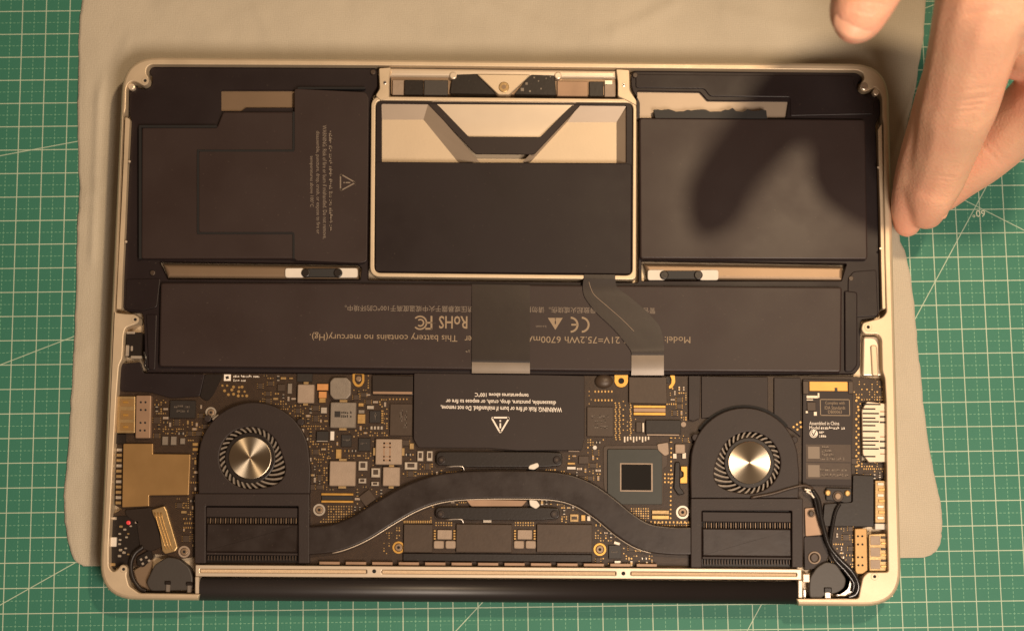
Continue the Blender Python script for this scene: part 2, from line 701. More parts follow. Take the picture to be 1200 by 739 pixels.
for k, ang in enumerate((0.5, 2.1, 1.2)):          # old knife marks
    mp = nt.nodes.new('ShaderNodeMapping')
    mp.inputs['Rotation'].default_value = (0, 0, ang)
    mp.inputs['Scale'].default_value = (6, 700, 1)
    mp.inputs['Location'].default_value = (k * 3.7, k * 1.3, 0)
    nt.links.new(tc.outputs['Object'], mp.inputs['Vector'])
    sc_ = nt.nodes.new('ShaderNodeTexNoise')
    sc_.inputs['Scale'].default_value = 1.6
    sc_.inputs['Detail'].default_value = 1
    nt.links.new(mp.outputs[0], sc_.inputs['Vector'])
    mr = nt.nodes.new('ShaderNodeMapRange')
    mr.inputs[1].default_value = 0.74
    mr.inputs[2].default_value = 0.80
    mr.inputs[4].default_value = 0.35
    nt.links.new(sc_.outputs['Fac'], mr.inputs[0])
    mx = nt.nodes.new('ShaderNodeMix')
    mx.data_type = 'RGBA'
    mx.inputs[7].default_value = (0.10, 0.26, 0.19, 1)
    nt.links.new(last, mx.inputs[6])
    nt.links.new(mr.outputs[0], mx.inputs[0])
    last = mx.outputs[2]
nt.links.new(last, pb.inputs['Base Color'])
bp = nt.nodes.new('ShaderNodeBump')
bp.inputs['Strength'].default_value = 0.25
bp.inputs['Distance'].default_value = 0.0003
nt.links.new(nf.outputs['Fac'], bp.inputs['Height'])
nt.links.new(bp.outputs[0], pb.inputs['Normal'])
me.materials.append(m)
t60 = text('printed_angle', '60°', 1147, 250.5, 0.03, None, 8.5, 181, 'mat_ink', None)
c = WORLD[t60.name]
t60.parent = cmat
t60.matrix_parent_inverse = (Matrix.Translation(cmat.location) @ Matrix.Rotation(MROT, 4, 'Z')).inverted()

# ================================================================== CLOTH
LE = [(103, -60), (100, -20), (96, 4), (93, 30), (92, 80), (91, 130), (92, 180), (93, 230), (91, 260), (90, 300), (89, 350), (87, 400),
      (85, 440), (82, 490), (79, 540), (75, 575), (76, 605), (80, 635), (87, 655), (98, 663)]
RE = [(1090, -60), (1087, -20), (1085, 4), (1082, 40), (1075, 90), (1063, 150), (1056, 210), (1053, 270), (1062, 300), (1070, 345), (1074, 390), (1078, 430),
      (1083, 480), (1090, 530), (1097, 565), (1103, 595), (1104, 620), (1101, 638), (1094, 648), (1082, 653)]
Lc = catmull([(a, b2, 0) for a, b2 in LE], 5)
Rc = catmull([(a, b2, 0) for a, b2 in RE], 5)
for k, q in enumerate(Lc):
    q.x += 1.7 * noise.noise((k * 0.55, 1, 0)) + 0.6 * noise.noise((k * 1.7, 4, 0))
for k, q in enumerate(Rc):
    q.x += 1.7 * noise.noise((k * 0.55, 8, 0)) + 0.6 * noise.noise((k * 1.7, 9, 0))
V, Fc = [], []
NX = 300
rows = len(Lc)
FOLDS = [((96, 232), (122, 222), 2.2, 0.8), ((620, 66), (720, 40), 6, 0.9), ((720, 40), (790, 6), 7, 0.9), ((560, 2), (660, 40), 6, 0.7), ((850, 14), (960, 40), 8, 0.8), ((930, 0), (1060, 30), 7, 0.7),
         ((1048, 175), (1078, 90), 3, 1.3), ((1040, 92), (1085, 100), 3, 0.9), ((108, 300), (116, 110), 4, 1.1), ((116, 110), (150, 52), 5, 0.8), ((300, 10), (330, 64), 7, 0.5), ((190, 6), (260, 40), 8, 0.5),
         ((420, 8), (520, 52), 9, 0.5), ((1062, 560), (1096, 600), 5, 0.5), ((1060, 420), (1078, 470), 4, 0.5), ((84, 520), (112, 560), 4, 0.5), ((88, 420), (112, 400), 4, 0.4)]


def seg_d(p, a, b2):
    p, a, b2 = Vector(p), Vector(a), Vector(b2)
    d = b2 - a
    t = max(0, min(1, (p - a).dot(d) / d.dot(d)))
    return (p - a - d * t).length


for j in range(rows):
    for i in range(NX + 1):
        t = i / NX
        q = Lc[j].lerp(Rc[j], t)
        h = CLOTH
        h += 0.5 * noise.noise((q.x / 62, q.y / 46, 0)) + 0.26 * noise.noise((q.x / 21, q.y / 17, 3)) + 0.07 * noise.noise((q.x / 7, q.y / 7, 5))
        for a, b2, w, k in FOLDS:
            d = seg_d((q.x, q.y), a, b2)
            if d < w * 3:
                h += k * math.exp(-(d / w) ** 2)
        edge = min(t, 1 - t) * NX
        if edge < 1.5:
            h *= 0.75
        if q.x > 122 and q.x < 1046 and q.y > 78 and q.y < 700:
            h = min(h, CLOTH)
        q2 = U(q.x, q.y, h)
        V.append((q2.x, q2.y, max(0.35, h)))
top_n = len(V)
for v in V[:top_n]:
    pass
V += [(v[0], v[1], 0.05) for v in V[:top_n]]
for j in range(rows - 1):
    for i in range(NX):
        a = j * (NX + 1) + i
        b2 = a + NX + 1
        Fc.append((b2, b2 + 1, a + 1, a))
        Fc.append((a + top_n, a + 1 + top_n, b2 + 1 + top_n, b2 + top_n))
border = [i for i in range(NX + 1)] + [j * (NX + 1) + NX for j in range(1, rows)] + [(rows - 1) * (NX + 1) + i for i in range(NX - 1, -1, -1)] + [j * (NX + 1) for j in range(rows - 2, 0, -1)]
for k in range(len(border)):
    a, b2 = border[k], border[(k + 1) % len(border)]
    Fc.append((a, b2, b2 + top_n, a + top_n))
cloth = link('cloth', V, Fc, 'microfibre', None, True)
cloth['label'] = 'beige microfibre cloth spread under the opened laptop'
cloth['category'] = 'cloth'

# ================================================================== LAPTOP
LAP = thing('laptop', (0, 0, BASE), 'opened laptop lying upside down with its bottom cover removed, circuitry showing', 'laptop')

# --- lid and chassis
outer_mm = rnd_poly([(-157, 109.5), (157, 109.5), (157, -109.5), (-157, -109.5)], 14, 10)
V, Fc = prism_data([inset(list(reversed(outer_mm)), 0.5)], BASE + 4.6, BASE, 0.5)
link('lid', V, Fc, 'aluminium', LAP)


def unpx(p, z):
    return p


# outer edge (mm) from the hinge's left end clockwise round to its right end
hl = U(231, 702.6, ZR)
hr = U(936.5, 708.4, ZR)
oc = [(hl.x, -109.5), (-157, -109.5), (-157, 109.5), (157, 109.5), (157, -109.5), (hr.x, -109.5)]
out = [Vector(oc[0])] + rnd_poly([oc[0]] + oc[1:5] + [oc[5]], 15, 9)[10:-10] + [Vector(oc[5])]
inner_px = [(936.5, 701), (1006, 701), (1008, 690), (1011, 676), (1017, 670), (1041, 670), (1040, 620), (1039, 545), (1038.5, 470), (1037, 443), (1034, 434),
            (1033, 397), (1029, 391), (1013, 391), (1009, 386), (1011, 378), (1022, 375), (1034, 372),
            (1039, 366), (1037, 300), (1036, 200), (1035.5, 145), (1034, 138), (1034, 116), (1031, 107), (1025, 102), (1019, 106), (1012, 108), (1007, 103), (1009, 97), (1013, 93), (1012, 86), (1005, 82.5),
            (740, 80), (443, 76.8), (177, 75.6), (172, 79), (171, 86), (174.5, 91), (174, 98), (168.7, 101), (162, 97), (155.7, 94.6), (150.3, 98), (148, 104), (147.5, 128),
            (144.5, 136), (142, 200), (138, 300), (134.5, 366), (146, 367.5), (158, 368), (163.5, 372), (162, 378.5), (155, 381), (147, 384), (145, 392), (143.5, 420), (139.5, 428),
            (136.5, 465), (133.5, 520), (130, 590), (127.5, 640), (127.5, 664), (132, 670), (138, 667), (141, 661.5), (146, 661), (149.5, 666), (148, 674), (151, 686), (163, 694.5), (231, 695.5)]
inner = px(rnd_poly(inner_px, 3, 3), ZR)
ringl = out + inner
n_out = len(out)
if area2(ringl) < 0:
    ringl = ringl[::-1]
    is_out = [False] * len(inner) + [True] * n_out
else:
    is_out = [True] * n_out + [False] * len(inner)
is_end = [abs(p.y + 109.5) < 0.02 and (abs(p.x - hl.x) < 0.5 or abs(p.x - hr.x) < 0.5) for p in ringl]
V, Fc = [], []
NR = len(ringl)
prof_o = [(0, BASE + 4.9), (0, ZR - 2.0), (0.35, ZR - 0.9), (0.9, ZR - 0.3), (1.6, ZR)]      # rolled outer edge
prof_i = [(0, BASE + 4.9), (0, ZR - 0.5), (0.08, ZR - 0.25), (0.2, ZR - 0.08), (0.45, ZR)]
for (do, zo), (di, zi) in zip(prof_o, prof_i):
    lo_l, li_l = inset(ringl, do), inset(ringl, di)
    for q in range(NR):
        w = lo_l[q] if is_out[q] else li_l[q]
        if is_end[q]:
            w = Vector((ringl[q].x, ringl[q].y + do))
        V.append((w.x, w.y, zo if is_out[q] else zi))
for r_ in range(4):
    for q in range(NR):
        j = (q + 1) % NR
        Fc.append((r_ * NR + q, r_ * NR + j, r_ * NR + NR + j, r_ * NR + NR + q))
for base_i, up in ((4 * NR, True), (0, False)):
    for t in tessellate_polygon([[Vector((V[base_i + q][0], V[base_i + q][1], 0)) for q in range(NR)]]):
        p0, p1, p2 = (Vector(V[base_i + q][:2]) for q in t)
        t = tuple(base_i + q for q in t)
        Fc.append(t if ((p1 - p0).cross(p2 - p0) > 0) == up else t[::-1])
bag = Bag()
bag.add(V, Fc)
# floor of the cavity (the back of the keyboard deck)
fl = inset(list(reversed(outer_mm)), 1.2)
fl = [p if not (hl.x < p.x < hr.x and p.y < -95) else p for p in fl]
notch = []
yb = U(600, 673, ZF).y
V, Fc = prism_data([[Vector((-155.5, yb)), Vector((155.5, yb)), Vector((155.5, 95)), Vector((143, 108)), Vector((-143, 108)), Vector((-155.5, 95))]], ZF, BASE + 5.0, 0)
bag.add(V, Fc)
for a, b2 in ((-155.0, hl.x - 0.2), (hr.x + 0.2, 155.0)):
    V, Fc = prism_data([[Vector((a if a > -155 or True else a, -106)), Vector((b2, -106)), Vector((b2, yb + .01)), Vector((a, yb + .01))]] if a < 0 else
                       [[Vector((a, -106)), Vector((b2, -106)), Vector((b2, yb + .01)), Vector((a, yb + .01))]], ZF, BASE + 5.0, 0)
    bag.add(V, Fc)
chassis = bag.build('chassis', 'aluminium', LAP)

# inner side strips beside the grooves
P('side_strip', [(146.5, 137), (152, 139), (149, 200), (146.5, 260), (143.5, 320), (142, 362), (136.2, 362), (138.6, 310), (142, 245), (144.6, 190)], ZR - 0.35, ZF, 'aluminium', chassis, 0.2, 2)
P('side_strip', [(1029, 152), (1034, 144), (1034.8, 190), (1035.6, 250), (1036.6, 300), (1038, 362), (1034, 362), (1032.5, 310), (1031.5, 250), (1030, 200)], ZR - 0.35, ZF, 'aluminium', chassis, 0.2, 2)
for x, y in ((151.5, 189), (147.5, 283), (1029.5, 196), (1032, 291)):
    disc('rivet', x, y, 1.5, ZR - 0.1, ZR - 0.6, 'aluminium_bright', chassis, 0.15, n=10)
# screw holes in the bosses
for x, y in ((170, 94.6), (158.4, 374.2), (1017.5, 383), (144.7, 666.4), (1025, 675)):
    disc('screw_boss', x, y, 4.4, ZR + 0.12, ZR - 0.5, 'aluminium', chassis, 0.12, hole=1.7)
    disc('screw_hole', x, y, 1.75, ZR + 0.04, ZR - 0.55, 'dark_hole', chassis, 0, n=12)
disc('screw', 1013, 100.8, 4.6, ZR + 0.3, ZR - 0.5, 'steel', chassis, 0.3, n=20, bseg=2)
for x, y in ((154, 101.5), (1026.7, 107.8)):
    disc('rubber_standoff', x, y, 4, ZR - 1.2, ZF, 'aluminium_bright', chassis, 0.5, n=16, bseg=2)
# trackpad channel pillars beside the battery corners
P('screw_post', [(444, 80), (458, 79), (456, 92), (456, 114), (446, 118), (440, 112), (445, 104)], ZR - 0.5, ZF, 'aluminium', chassis, 0.25, 2)
P('screw_post', [(722, 81), (737.5, 82), (738, 106), (746, 118), (746, 124), (735, 118), (724, 113), (724, 96)], ZR - 0.5, ZF, 'aluminium', chassis, 0.25, 2)
for x, y in ((451, 97), (731, 99.5)):
    screw(x, y, 2.2, ZR - 0.35, chassis)
# pale wall of the channel
P('channel_wall', [(456, 79.5), (722, 82.5), (722, 92), (456, 89.5)], ZR - 2.0, ZF, 'aluminium_bright', chassis, 1.2, 0, bseg=3)
# tab with the central screw
P('screw_tab', [(559, 87), (622, 87.5), (601, 107), (597, 111), (584, 111), (580, 107)], ZR - 1.0, ZF, 'aluminium', chassis, 0.25, 2)
disc('screw', 590.5, 102, 6.2, ZR - 0.6, ZR - 2, 'brass_port', chassis, 0.3, bseg=2)
disc('screw_recess', 590.5, 102, 2.6, ZR - 0.56, ZR - 0.7, 'bronze_and_shaded_alu', chassis, 0, n=8)

# parts in the trackpad channel
chn = P('channel_bracket', [(458, 90), (722, 93), (722, 112), (458, 110)], ZR - 3.4, ZF, 'bronze_and_shaded_alu', LAP, 0.2)
for nm, x0, x1, mm_, dz in (('copper_block', 460, 473, 'inductor_tan', 0.9), ('black_block', 474, 496, 'black_plastic', 1.1), ('steel_block', 497, 525, 'hinge_cover', 1.0),
                            ('steel_block', 653, 689, 'copper_tape', 1.0), ('label_block', 690.5, 707, 'black_plastic', 1.1), ('copper_block', 708.5, 721, 'inductor_tan', 0.9)):
    y0 = 93.5 + (x0 - 458) * 0.008
    B(nm, x0, y0, x1, y0 + 18, ZR - 3.4 + dz, ZR - 3.5, mm_, chn, 0.2)
B('copper_cap', 708.5, 94, 718, 99.5, ZR - 1.9, ZR - 3.4, 'solder', chn, 0.2)
bb = P('black_bracket', [(534, 87), (560, 86), (582, 111), (527, 110), (529, 95)], ZR - 2.0, ZF, 'black_plastic', LAP, 0.25, 2)
bc_ = P('black_bracket', [(622, 87), (650, 88), (652, 112), (602, 111)], ZR - 2.0, ZF, 'black_plastic', LAP, 0.25, 2)
for x, y, w_ in ((612, 105, 4), (617, 98, 3), (621, 107, 2.4), (631, 95, 1.6), (640, 92, 1.6), (645, 90, 1.6), (626, 91, 2), (634, 104, 2)):
    B('solder_dot', x - w_ / 2, y - w_ / 2, x + w_ / 2, y + w_ / 2, ZR - 1.7, ZR - 2, 'inductor_grey', bc_, 0.1, occ=False)
for x in (531, 654):
    disc('steel_pin', x, 88.5, 4.2, ZR - 1.2, ZF, 'aluminium_bright', chassis, 0.4, bseg=2)

# ------------------------------------------------------------------ battery
film = [(178, 78), (440, 79.5, 7), (443, 100), (438, 108), (434, 118), (430, 326), (423, 330), (188, 328), (190, 334), (530, 332), (998, 337), (1004, 318), (1020, 312), (1031, 322), (1032, 371, 5), (1008.5, 374), (1007.5, 430, 6), (1000, 439, 4), (700, 439),
        (300, 437), (174, 437), (170, 424), (168, 378), (165, 367), (144, 365, 6), (146, 300), (151, 200), (153.5, 145), (151, 130), (151.5, 106), (158, 101), (165, 103), (172, 104), (178, 99), (178.5, 91), (175, 85)]
film = [(178, 78), (440, 79.5), (442.5, 84), (442.5, 102), (437, 110), (434, 120), (431, 328), (620, 330), (748, 331), (749, 120), (742, 108), (739.5, 100), (739.5, 88), (743, 83), (1003, 85),
        (1009, 89), (1010, 93), (1005, 98), (1004, 105), (1010, 111), (1020, 110), (1025, 111), (1031, 118), (1031, 136), (1026, 146), (1028, 200), (1029.5, 260), (1030.5, 310), (1031, 366), (1026, 373), (1009, 375),
        (1008, 430), (1002, 438), (700, 439), (300, 436.5), (172, 436), (169.5, 424), (168.5, 374), (166, 366), (149, 365), (144, 360), (146, 300), (151, 200), (154, 145), (151, 130), (151.5, 106), (158, 101), (165, 103.5), (172, 105), (178, 100), (178.5, 91), (175, 85)]
BAT = P('battery', film, BF, ZF, 'battery_film', LAP, 0.3, 2.5, holes=[
    [(259, 106), (358, 106), (358, 126), (288, 126), (283, 130), (259, 130)],
    [(186, 306), (418, 309), (424, 314), (422, 328), (196, 327)],
    [(747, 107), (820, 108), (829, 118), (924, 119), (921, 138), (747, 138)],
    [(752, 305), (992, 309), (986, 329), (752, 329)]], hr=1.5, label='black lithium battery pack with printed warnings')

# upper left: stepped cells
P('battery_cell', [(166, 149), (254, 149), (261, 131), (346, 131), (346, 303), (165, 303)], BC - 0.3, BF - 0.2, 'battery_cell', BAT, 0.7, 3, bseg=3)
P('label_tape', [(345, 104), (428, 108), (432, 114), (430, 306), (423, 308), (347, 305), (344, 302), (344, 272), (233, 272), (233, 177), (345, 177)], BC - 0.05, BF - 0.2, 'battery_cell', BAT, 0.25, 3, bseg=2)
for (x0, y0, x1, y1) in ((231, 175.4, 344.5, 177.8), (230.8, 177.8, 233.2, 272.2), (231, 272.2, 344.5, 274.2), (342.8, 131, 345.2, 175.4), (342.8, 274.2, 345.2, 303), (163, 146.8, 254, 149.6), (162.6, 149.6, 165.6, 303), (349, 102.2, 428, 104.4)):
    P('edge_shadow_line', R(x0, y0, x1, y1), BC + 0.02, BF - 0.1, 'dark_hole', BAT, 0.02)  # dark strips added as the shadow lines along tape and cell edges
P('slot_shade_plate', R(257, 104, 360, 132), BF - 1.2, ZF, 'bronze_and_shaded_alu', BAT, 0.1)  # plates added, shade of the slot floors put into their colour
P('slot_shade_plate', R(745, 105, 926, 139), BF - 1.2, ZF, 'shaded_aluminium', BAT, 0.1)
# upper right
P('battery_cell', [(749, 138), (1014, 140), (1017, 304), (750, 303)], BC, BF - 0.2, 'battery_cell', BAT, 0.7, 4, bseg=3)
P('battery_border', [(745, 87), (1000, 89), (1003, 108), (1024, 116), (1024, 134), (926, 136), (926, 114), (832, 113), (825, 104), (745, 103)], BF + 0.5, BF - 0.2, 'battery_film', BAT, 0.3, 3, bseg=2)
# long lower cell
LONG = P('battery_cell', [(188, 331), (400, 331.5), (700, 334), (987, 336), (986, 436), (700, 434.5), (400, 431), (186, 429)], BC + 0.1, BF - 0.2, 'battery_cell', BAT, 0.8, 4, bseg=3)
P('corner_flap', [(148, 327), (188, 326), (184, 360), (166, 364), (147, 362)], BF + 0.6, BF - 0.2, 'battery_film', BAT, 0.3, 3, bseg=2)
P('corner_flap', [(994, 326), (1000, 318), (1027, 316), (1029, 370), (993, 372)], BF + 0.6, BF - 0.2, 'battery_film', BAT, 0.3, 3, bseg=2)
P('side_wall', [(989.5, 340), (1005, 342), (1005, 428), (999, 435), (990, 435)], BF + 1.0, BF - 0.2, 'battery_film', BAT, 0.5, 3, bseg=2)
P('side_wall', [(171, 368), (184, 368), (182, 433), (174, 433)], BF + 0.6, BF - 0.2, 'battery_film', BAT, 0.4, 3, bseg=2)
for x, y in ((178.6, 319.5), (437, 84.5), (744.5, 88), (997.5, 326)):
    disc('screw', x, y, 3.0, BF + 0.9, BF - 0.1, 'chip_grey', BAT, 0.25, bseg=2, n=16)
# torn adhesive along the right notch
rr = random.Random(4)
pts_t = [(766 + i * 4.4, 129.5 + rr.uniform(-1.6, 1.8) - (3.5 if i in (21,) else 0)) for i in range(31)]
P('torn_adhesive', pts_t + [(899, 139), (768, 138.5)], BC + 0.12, BF - 0.1, 'rubber', BAT, 0.05, label='torn black adhesive edge')
# bars between the cells
for (a, pads, dots, col_) in (((190, 309, 420, 325), ((334, 314, 356, 325), (394, 314, 419, 325)), ((358, 319.5), (396, 319.5)), 'l'),
                              ((754, 309, 988, 327), ((759, 316, 780, 328), (820, 316, 842, 328)), ((778.5, 322), (818.5, 322)), 'r')):
    bar = P('retaining_bar', [(a[0], a[1]), (a[2], a[1] + 3), (a[2], a[3] + 2), (a[0] + 6, a[3])], BF - 0.3, ZF, 'bronze_and_shaded_alu', BAT, 1.6, 0, bseg=5)  # aluminium bar, its shade put into the darker colour
    for k, q in enumerate(pads):
        sgn = 1 if k == 0 else -1
        P('bright_pad', [(q[0], q[1]), (q[2], q[1]), (q[2] , q[3]), (q[0], q[3])], BF + 0.4, BF - 1, 'white_plastic', BAT, 0.2, 3)
    (x0, y0), (x1, y1) = dots
    P('rubber_strap', [(x0, y0 - 5), (x1, y1 - 5), (x1, y1 + 5), (x0, y0 + 5)], BF + 0.55, BF - 0.6, 'rubber', BAT, 0.2)
    for x, y in dots:
        disc('rubber_knob', x, y, 5.2, BF + 1.1, BF - 0.6, 'black_plastic', BAT, 0.4, bseg=2)

# printing on the battery
TZ = BC - 0.05
ZL = BC + 0.1 + 0.03
text('printed_text', '警告:若处理不当可能导致起火或烧伤。请勿拆解、刺穿、跌落、挤压或暴露于火中或温度高于100℃的环境中。', 586, 362.5, ZL, 364, 7.2, 180, 'dim_ink', BAT)
text('printed_text', 'This battery contains no mercury(Hg).', 449.5, 394.5, ZL, 173, 10, 180, 'cell_ink', BAT)
text('printed_text', 'er', 548.5, 396, ZL, 8, 5.5, 180, 'cell_ink', BAT)
text('printed_text', 'RoHS', 531, 377.5, ZL, 33.5, 15, 180, 'cell_ink', BAT, 0.012)
text('printed_text', '11.21V=75.2Wh 6700mAh', 675, 398, ZL, 128, 7.8, 180, 'cell_ink', BAT)
text('printed_text', 'Model:', 794, 398, ZL, 30, 7.5, 180, 'cell_ink', BAT)
text('printed_text', 'Li-ion', 634, 382.5, ZL, 12, 2.6, 180, 'dim_ink', BAT)


def stroke_arc(bag, cx, cy, r, a0, a1, w, z, n=16):
    c = U(cx, cy, z)
    s = scale_at(cx, cy, z)
    k = len(bag.V)
    for i in range(n + 1):
        a = math.radians(a0 + (a1 - a0) * i / n)
        for q in (r - w / 2, r + w / 2):
            bag.V.append((c.x + q * s * math.cos(a), c.y + q * s * math.sin(a), z))
    for i in range(n):
        bag.F.append((k + 2 * i, k + 2 * i + 1, k + 2 * i + 3, k + 2 * i + 2))


def stroke_line(bag, x0, y0, x1, y1, w, z):
    a, b2 = U(x0, y0, z), U(x1, y1, z)
    s = scale_at(x0, y0, z)
    d = (b2 - a).normalized()
    nrm = Vector((-d.y, d.x, 0)) * w * s / 2
    k = len(bag.V)
    bag.V += [tuple(a - nrm), tuple(b2 - nrm), tuple(b2 + nrm), tuple(a + nrm)]
    bag.F.append((k, k + 1, k + 2, k + 3))


# approval mark F + nested C, upside down
bag = Bag()
stroke_line(bag, 505.6, 370, 505.6, 386, 2.2, ZL)
stroke_line(bag, 506.7, 385, 498.5, 385, 2.2, ZL)
stroke_line(bag, 506.7, 378, 499.5, 378, 2.0, ZL)
stroke_arc(bag, 492.2, 378, 7.6, 180 + 42, 540 - 42, 1.8, ZL)
stroke_arc(bag, 492.6, 378, 3.8, 180 + 50, 540 - 50, 1.8, ZL)
bag.build('printed_mark', 'cell_ink', BAT)
bag = Bag()
stroke_arc(bag, 681.5, 380.3, 8.3, -88, 88, 2.3, ZL)
stroke_arc(bag, 668.5, 380.3, 8.3, -88, 88, 2.3, ZL)
stroke_line(bag, 676.5, 380.3, 669.5, 380.3, 2.1, ZL)
bag.build('printed_mark', 'cell_ink', BAT)
bag = Bag()
k = [U(642, 372.3, ZL), U(659.5, 372.3, ZL), U(650.8, 386.3, ZL)]
bag.V += [tuple(v) for v in k]
bag.F.append((2, 1, 0))
bag.build('printed_mark', 'cell_ink', BAT)
text('printed_mark', '!', 650.8, 376.2, ZL + 0.02, None, 7.5, 180, 'battery_cell', BAT, 0.02)
bag = Bag()
marks(bag, 548, 412, ZL, 5, 4, 180, 5)
bag.build('printed_mark', 'dim_ink', BAT)


def ztext(s, cx, cy, ln, h):
    return text('printed_text', s, cx, cy, TZ + 0.03, ln, h, -88.3, 'dim_ink', BAT)


ztext('WARNING: Risk of fire or burn if mishandled. Do not remove,', 380.2, 213, 136, 5.4)
ztext('disassemble, puncture, drop, crush, or expose to fire or', 372.2, 213.5, 123, 5.4)
ztext('temperatures above 100°C', 365, 212.5, 61, 5.2)
bag = Bag()
marks(bag, 387.6, 213, TZ + 0.03, 122, 3.6, -88.3, 9)
bag.build('printed_text', 'dim_ink', BAT)


def warn_triangle(bag, pts, w, z):
    q = rnd_poly(pts, 2.2, 3)
    for i in range(len(q)):
        a, b2 = q[i], q[(i + 1) % len(q)]
        if (b2 - a).length > 1e-3:
            d = (b2 - a).normalized() * w * 0.25
            stroke_line(bag, a.x - d.x, a.y - d.y, b2.x + d.x, b2.y + d.y, w, z)


bag = Bag()
warn_triangle(bag, [(399, 204), (399, 223.5), (416.5, 214)], 1.5, TZ + 0.03)
stroke_line(bag, 402.5, 214.0, 404, 214.0, 1.5, TZ + 0.03)
stroke_line(bag, 405, 214.0, 410.5, 214.0, 1.4, TZ + 0.03)
bag.build('warning_symbol', 'dim_ink', BAT)

# ------------------------------------------------------------------ trackpad
TP = P('trackpad', [(441, 117), (741, 118), (741, 322), (441, 319)], ZR - 5.8, ZF, 'aluminium_floor', LAP, 0.1, label='trackpad seen from behind in a pale frame')
P('trackpad_frame', [(435, 113, 12), (746, 116, 12), (745.5, 327, 12), (735, 327.5, 1), (722, 327.3, 1), (685, 326.8, 1), (433.5, 324, 12)], ZR - 0.9, ZR - 6.5, 'aluminium', TP, 0.35, 1, bseg=2,
  holes=[[(440, 117.5, 8), (742, 120.5, 8), (741, 322.5, 8), (438.5, 319.5, 8)]], hr=1, n=6)
P('frame_gap', [(684, 321), (721, 321.4), (721, 329), (684, 328.6)], ZR - 0.6, ZR - 3, 'flex_film', TP, 0.15, 0.5)
P('black_gasket', [(441, 118.5, 7), (741, 121.5, 7), (740, 321.5, 7), (439.5, 318.5, 7)], ZR - 1.7, ZR - 6, 'battery_film', TP, 0.15, 1, n=6,
  holes=[[(447, 121.5), (502, 122), (516, 122.2), (671, 123), (682, 123.5), (734, 124), (734, 191), (447, 190)]], hr=2)
P('black_panel', [(440, 189.5), (740, 192), (739.5, 321), (440, 318)], ZR - 1.45, ZR - 6, 'battery_film', TP, 0.25, 3)
# pale window: sloping walls round deep flat floors
V, Fc = [], []


def slope(name, quad, m):
    """quad of (px, py, z): a sloping wall with a little thickness"""
    q = [U(*p) for p in quad]
    nrm = Vector((0, 0, -0.25))
    vv = [tuple(p) for p in q] + [tuple(p + nrm) for p in q]
    ff = [(0, 1, 2, 3), (7, 6, 5, 4)] + [(i, i + 4, (i + 1) % 4 + 4, (i + 1) % 4) for i in range(4)]
    return link(name, vv, ff, m, TP)


hi_, lo_ = ZR - 2.1, ZR - 5.4
slope('window_wall', [(446, 141, lo_), (496, 141, lo_), (502, 121, hi_), (446, 121, hi_)], 'shaded_aluminium')
slope('window_wall', [(496, 141, lo_), (536, 190, lo_), (562, 190, hi_), (502, 121, hi_)], 'shaded_aluminium')
slope('window_wall', [(622, 190, lo_), (664, 144, lo_), (680, 122, hi_), (612, 190, hi_)], 'shaded_aluminium')
slope('window_wall', [(664, 144, lo_), (722, 144, lo_), (735, 123, hi_), (680, 122, hi_)], 'shaded_aluminium')
slope('window_wall', [(722, 191, lo_), (736, 191, hi_), (736, 123, hi_), (722, 144, lo_)], 'shaded_aluminium')
# dark V-shaped bracket and the bright plate it holds
P('angled_bracket', [(499, 119.5), (682, 121.5), (626, 181), (557, 180.5)], ZR - 1.9, ZR - 2.6, 'label_tape', TP, 0.2, 2, holes=[[(511, 120.5), (671, 122.3), (633, 160.5), (549, 160)]], hr=2)
# curved bright plate
V, Fc = [], []
nu, nv = 24, 10
for j in range(nv + 1):
    t = j / nv
    xl = 505 + (552 - 505) * t
    xr = 676 + (630 - 676) * t
    yy = 118 + (163 - 118) * t
    zz = ZR - 1.3 - 1.7 * math.sin(t * math.pi / 2) ** 1.4
    for i in range(nu + 1):
        p = U(xl + (xr - xl) * i / nu, yy + 2.0 * i / nu, zz - 0.5)
        V.append(tuple(p))
k0 = len(V)
V += [(v[0], v[1], v[2] - 0.3) for v in V]
for j in range(nv):
    for i in range(nu):
        a = j * (nu + 1) + i
        Fc.append((a + nu + 1, a + nu + 2, a + 1, a))
        Fc.append((a + k0, a + 1 + k0, a + nu + 2 + k0, a + nu + 1 + k0))
link('bright_plate', V, Fc, 'aluminium_bright', TP, True)
P('window_floor', [(446, 139), (498, 139), (540, 192), (446, 192)], ZR - 5.3, ZR - 5.9, 'aluminium_floor', TP, 0.05)
P('window_floor', [(662, 142), (724, 142), (724, 192), (618, 192)], ZR - 5.3, ZR - 5.9, 'aluminium_floor', TP, 0.05)

# ------------------------------------------------------------------ flex cables over the long cell
zc = BC + 0.75
TC = ribbon('trackpad_cable', [(684, 326, 721, 327, zc + 0.4), (683, 337, 724, 337, zc + 0.1), (686, 349, 741, 350, zc + 0.05), (699, 366, 764, 371, zc), (720, 386, 774.5, 386, zc), (737, 407, 778, 405, zc),
                              (740, 414, 778, 414, zc), (740, 426, 778, 426, zc - 0.5), (740, 434, 778, 434, zc - 1.3), (739.5, 440, 778, 440, zc - 2.6)], 'flex_film', LAP)
tube('cable_crease', [(690, 330, zc + 0.35), (692.5, 338, zc + 0.2), (697, 346, zc + 0.12), (713, 360, zc + 0.07), (729, 374, zc + 0.07), (743, 388, zc + 0.06)], 0.13, 'inductor_tan', TC, 6)
BCB = ribbon('battery_cable', [(553, 333, 621, 334, zc - 0.3), (553, 360, 621, 361, zc), (553, 400, 621, 401, zc), (553, 416, 621, 417, zc + 0.05), (553, 424, 621, 425, zc - 0.1), (553, 431, 621, 431.5, zc - 0.9), (553, 437, 621, 437, zc - 2.4)], 'flex_film', LAP)

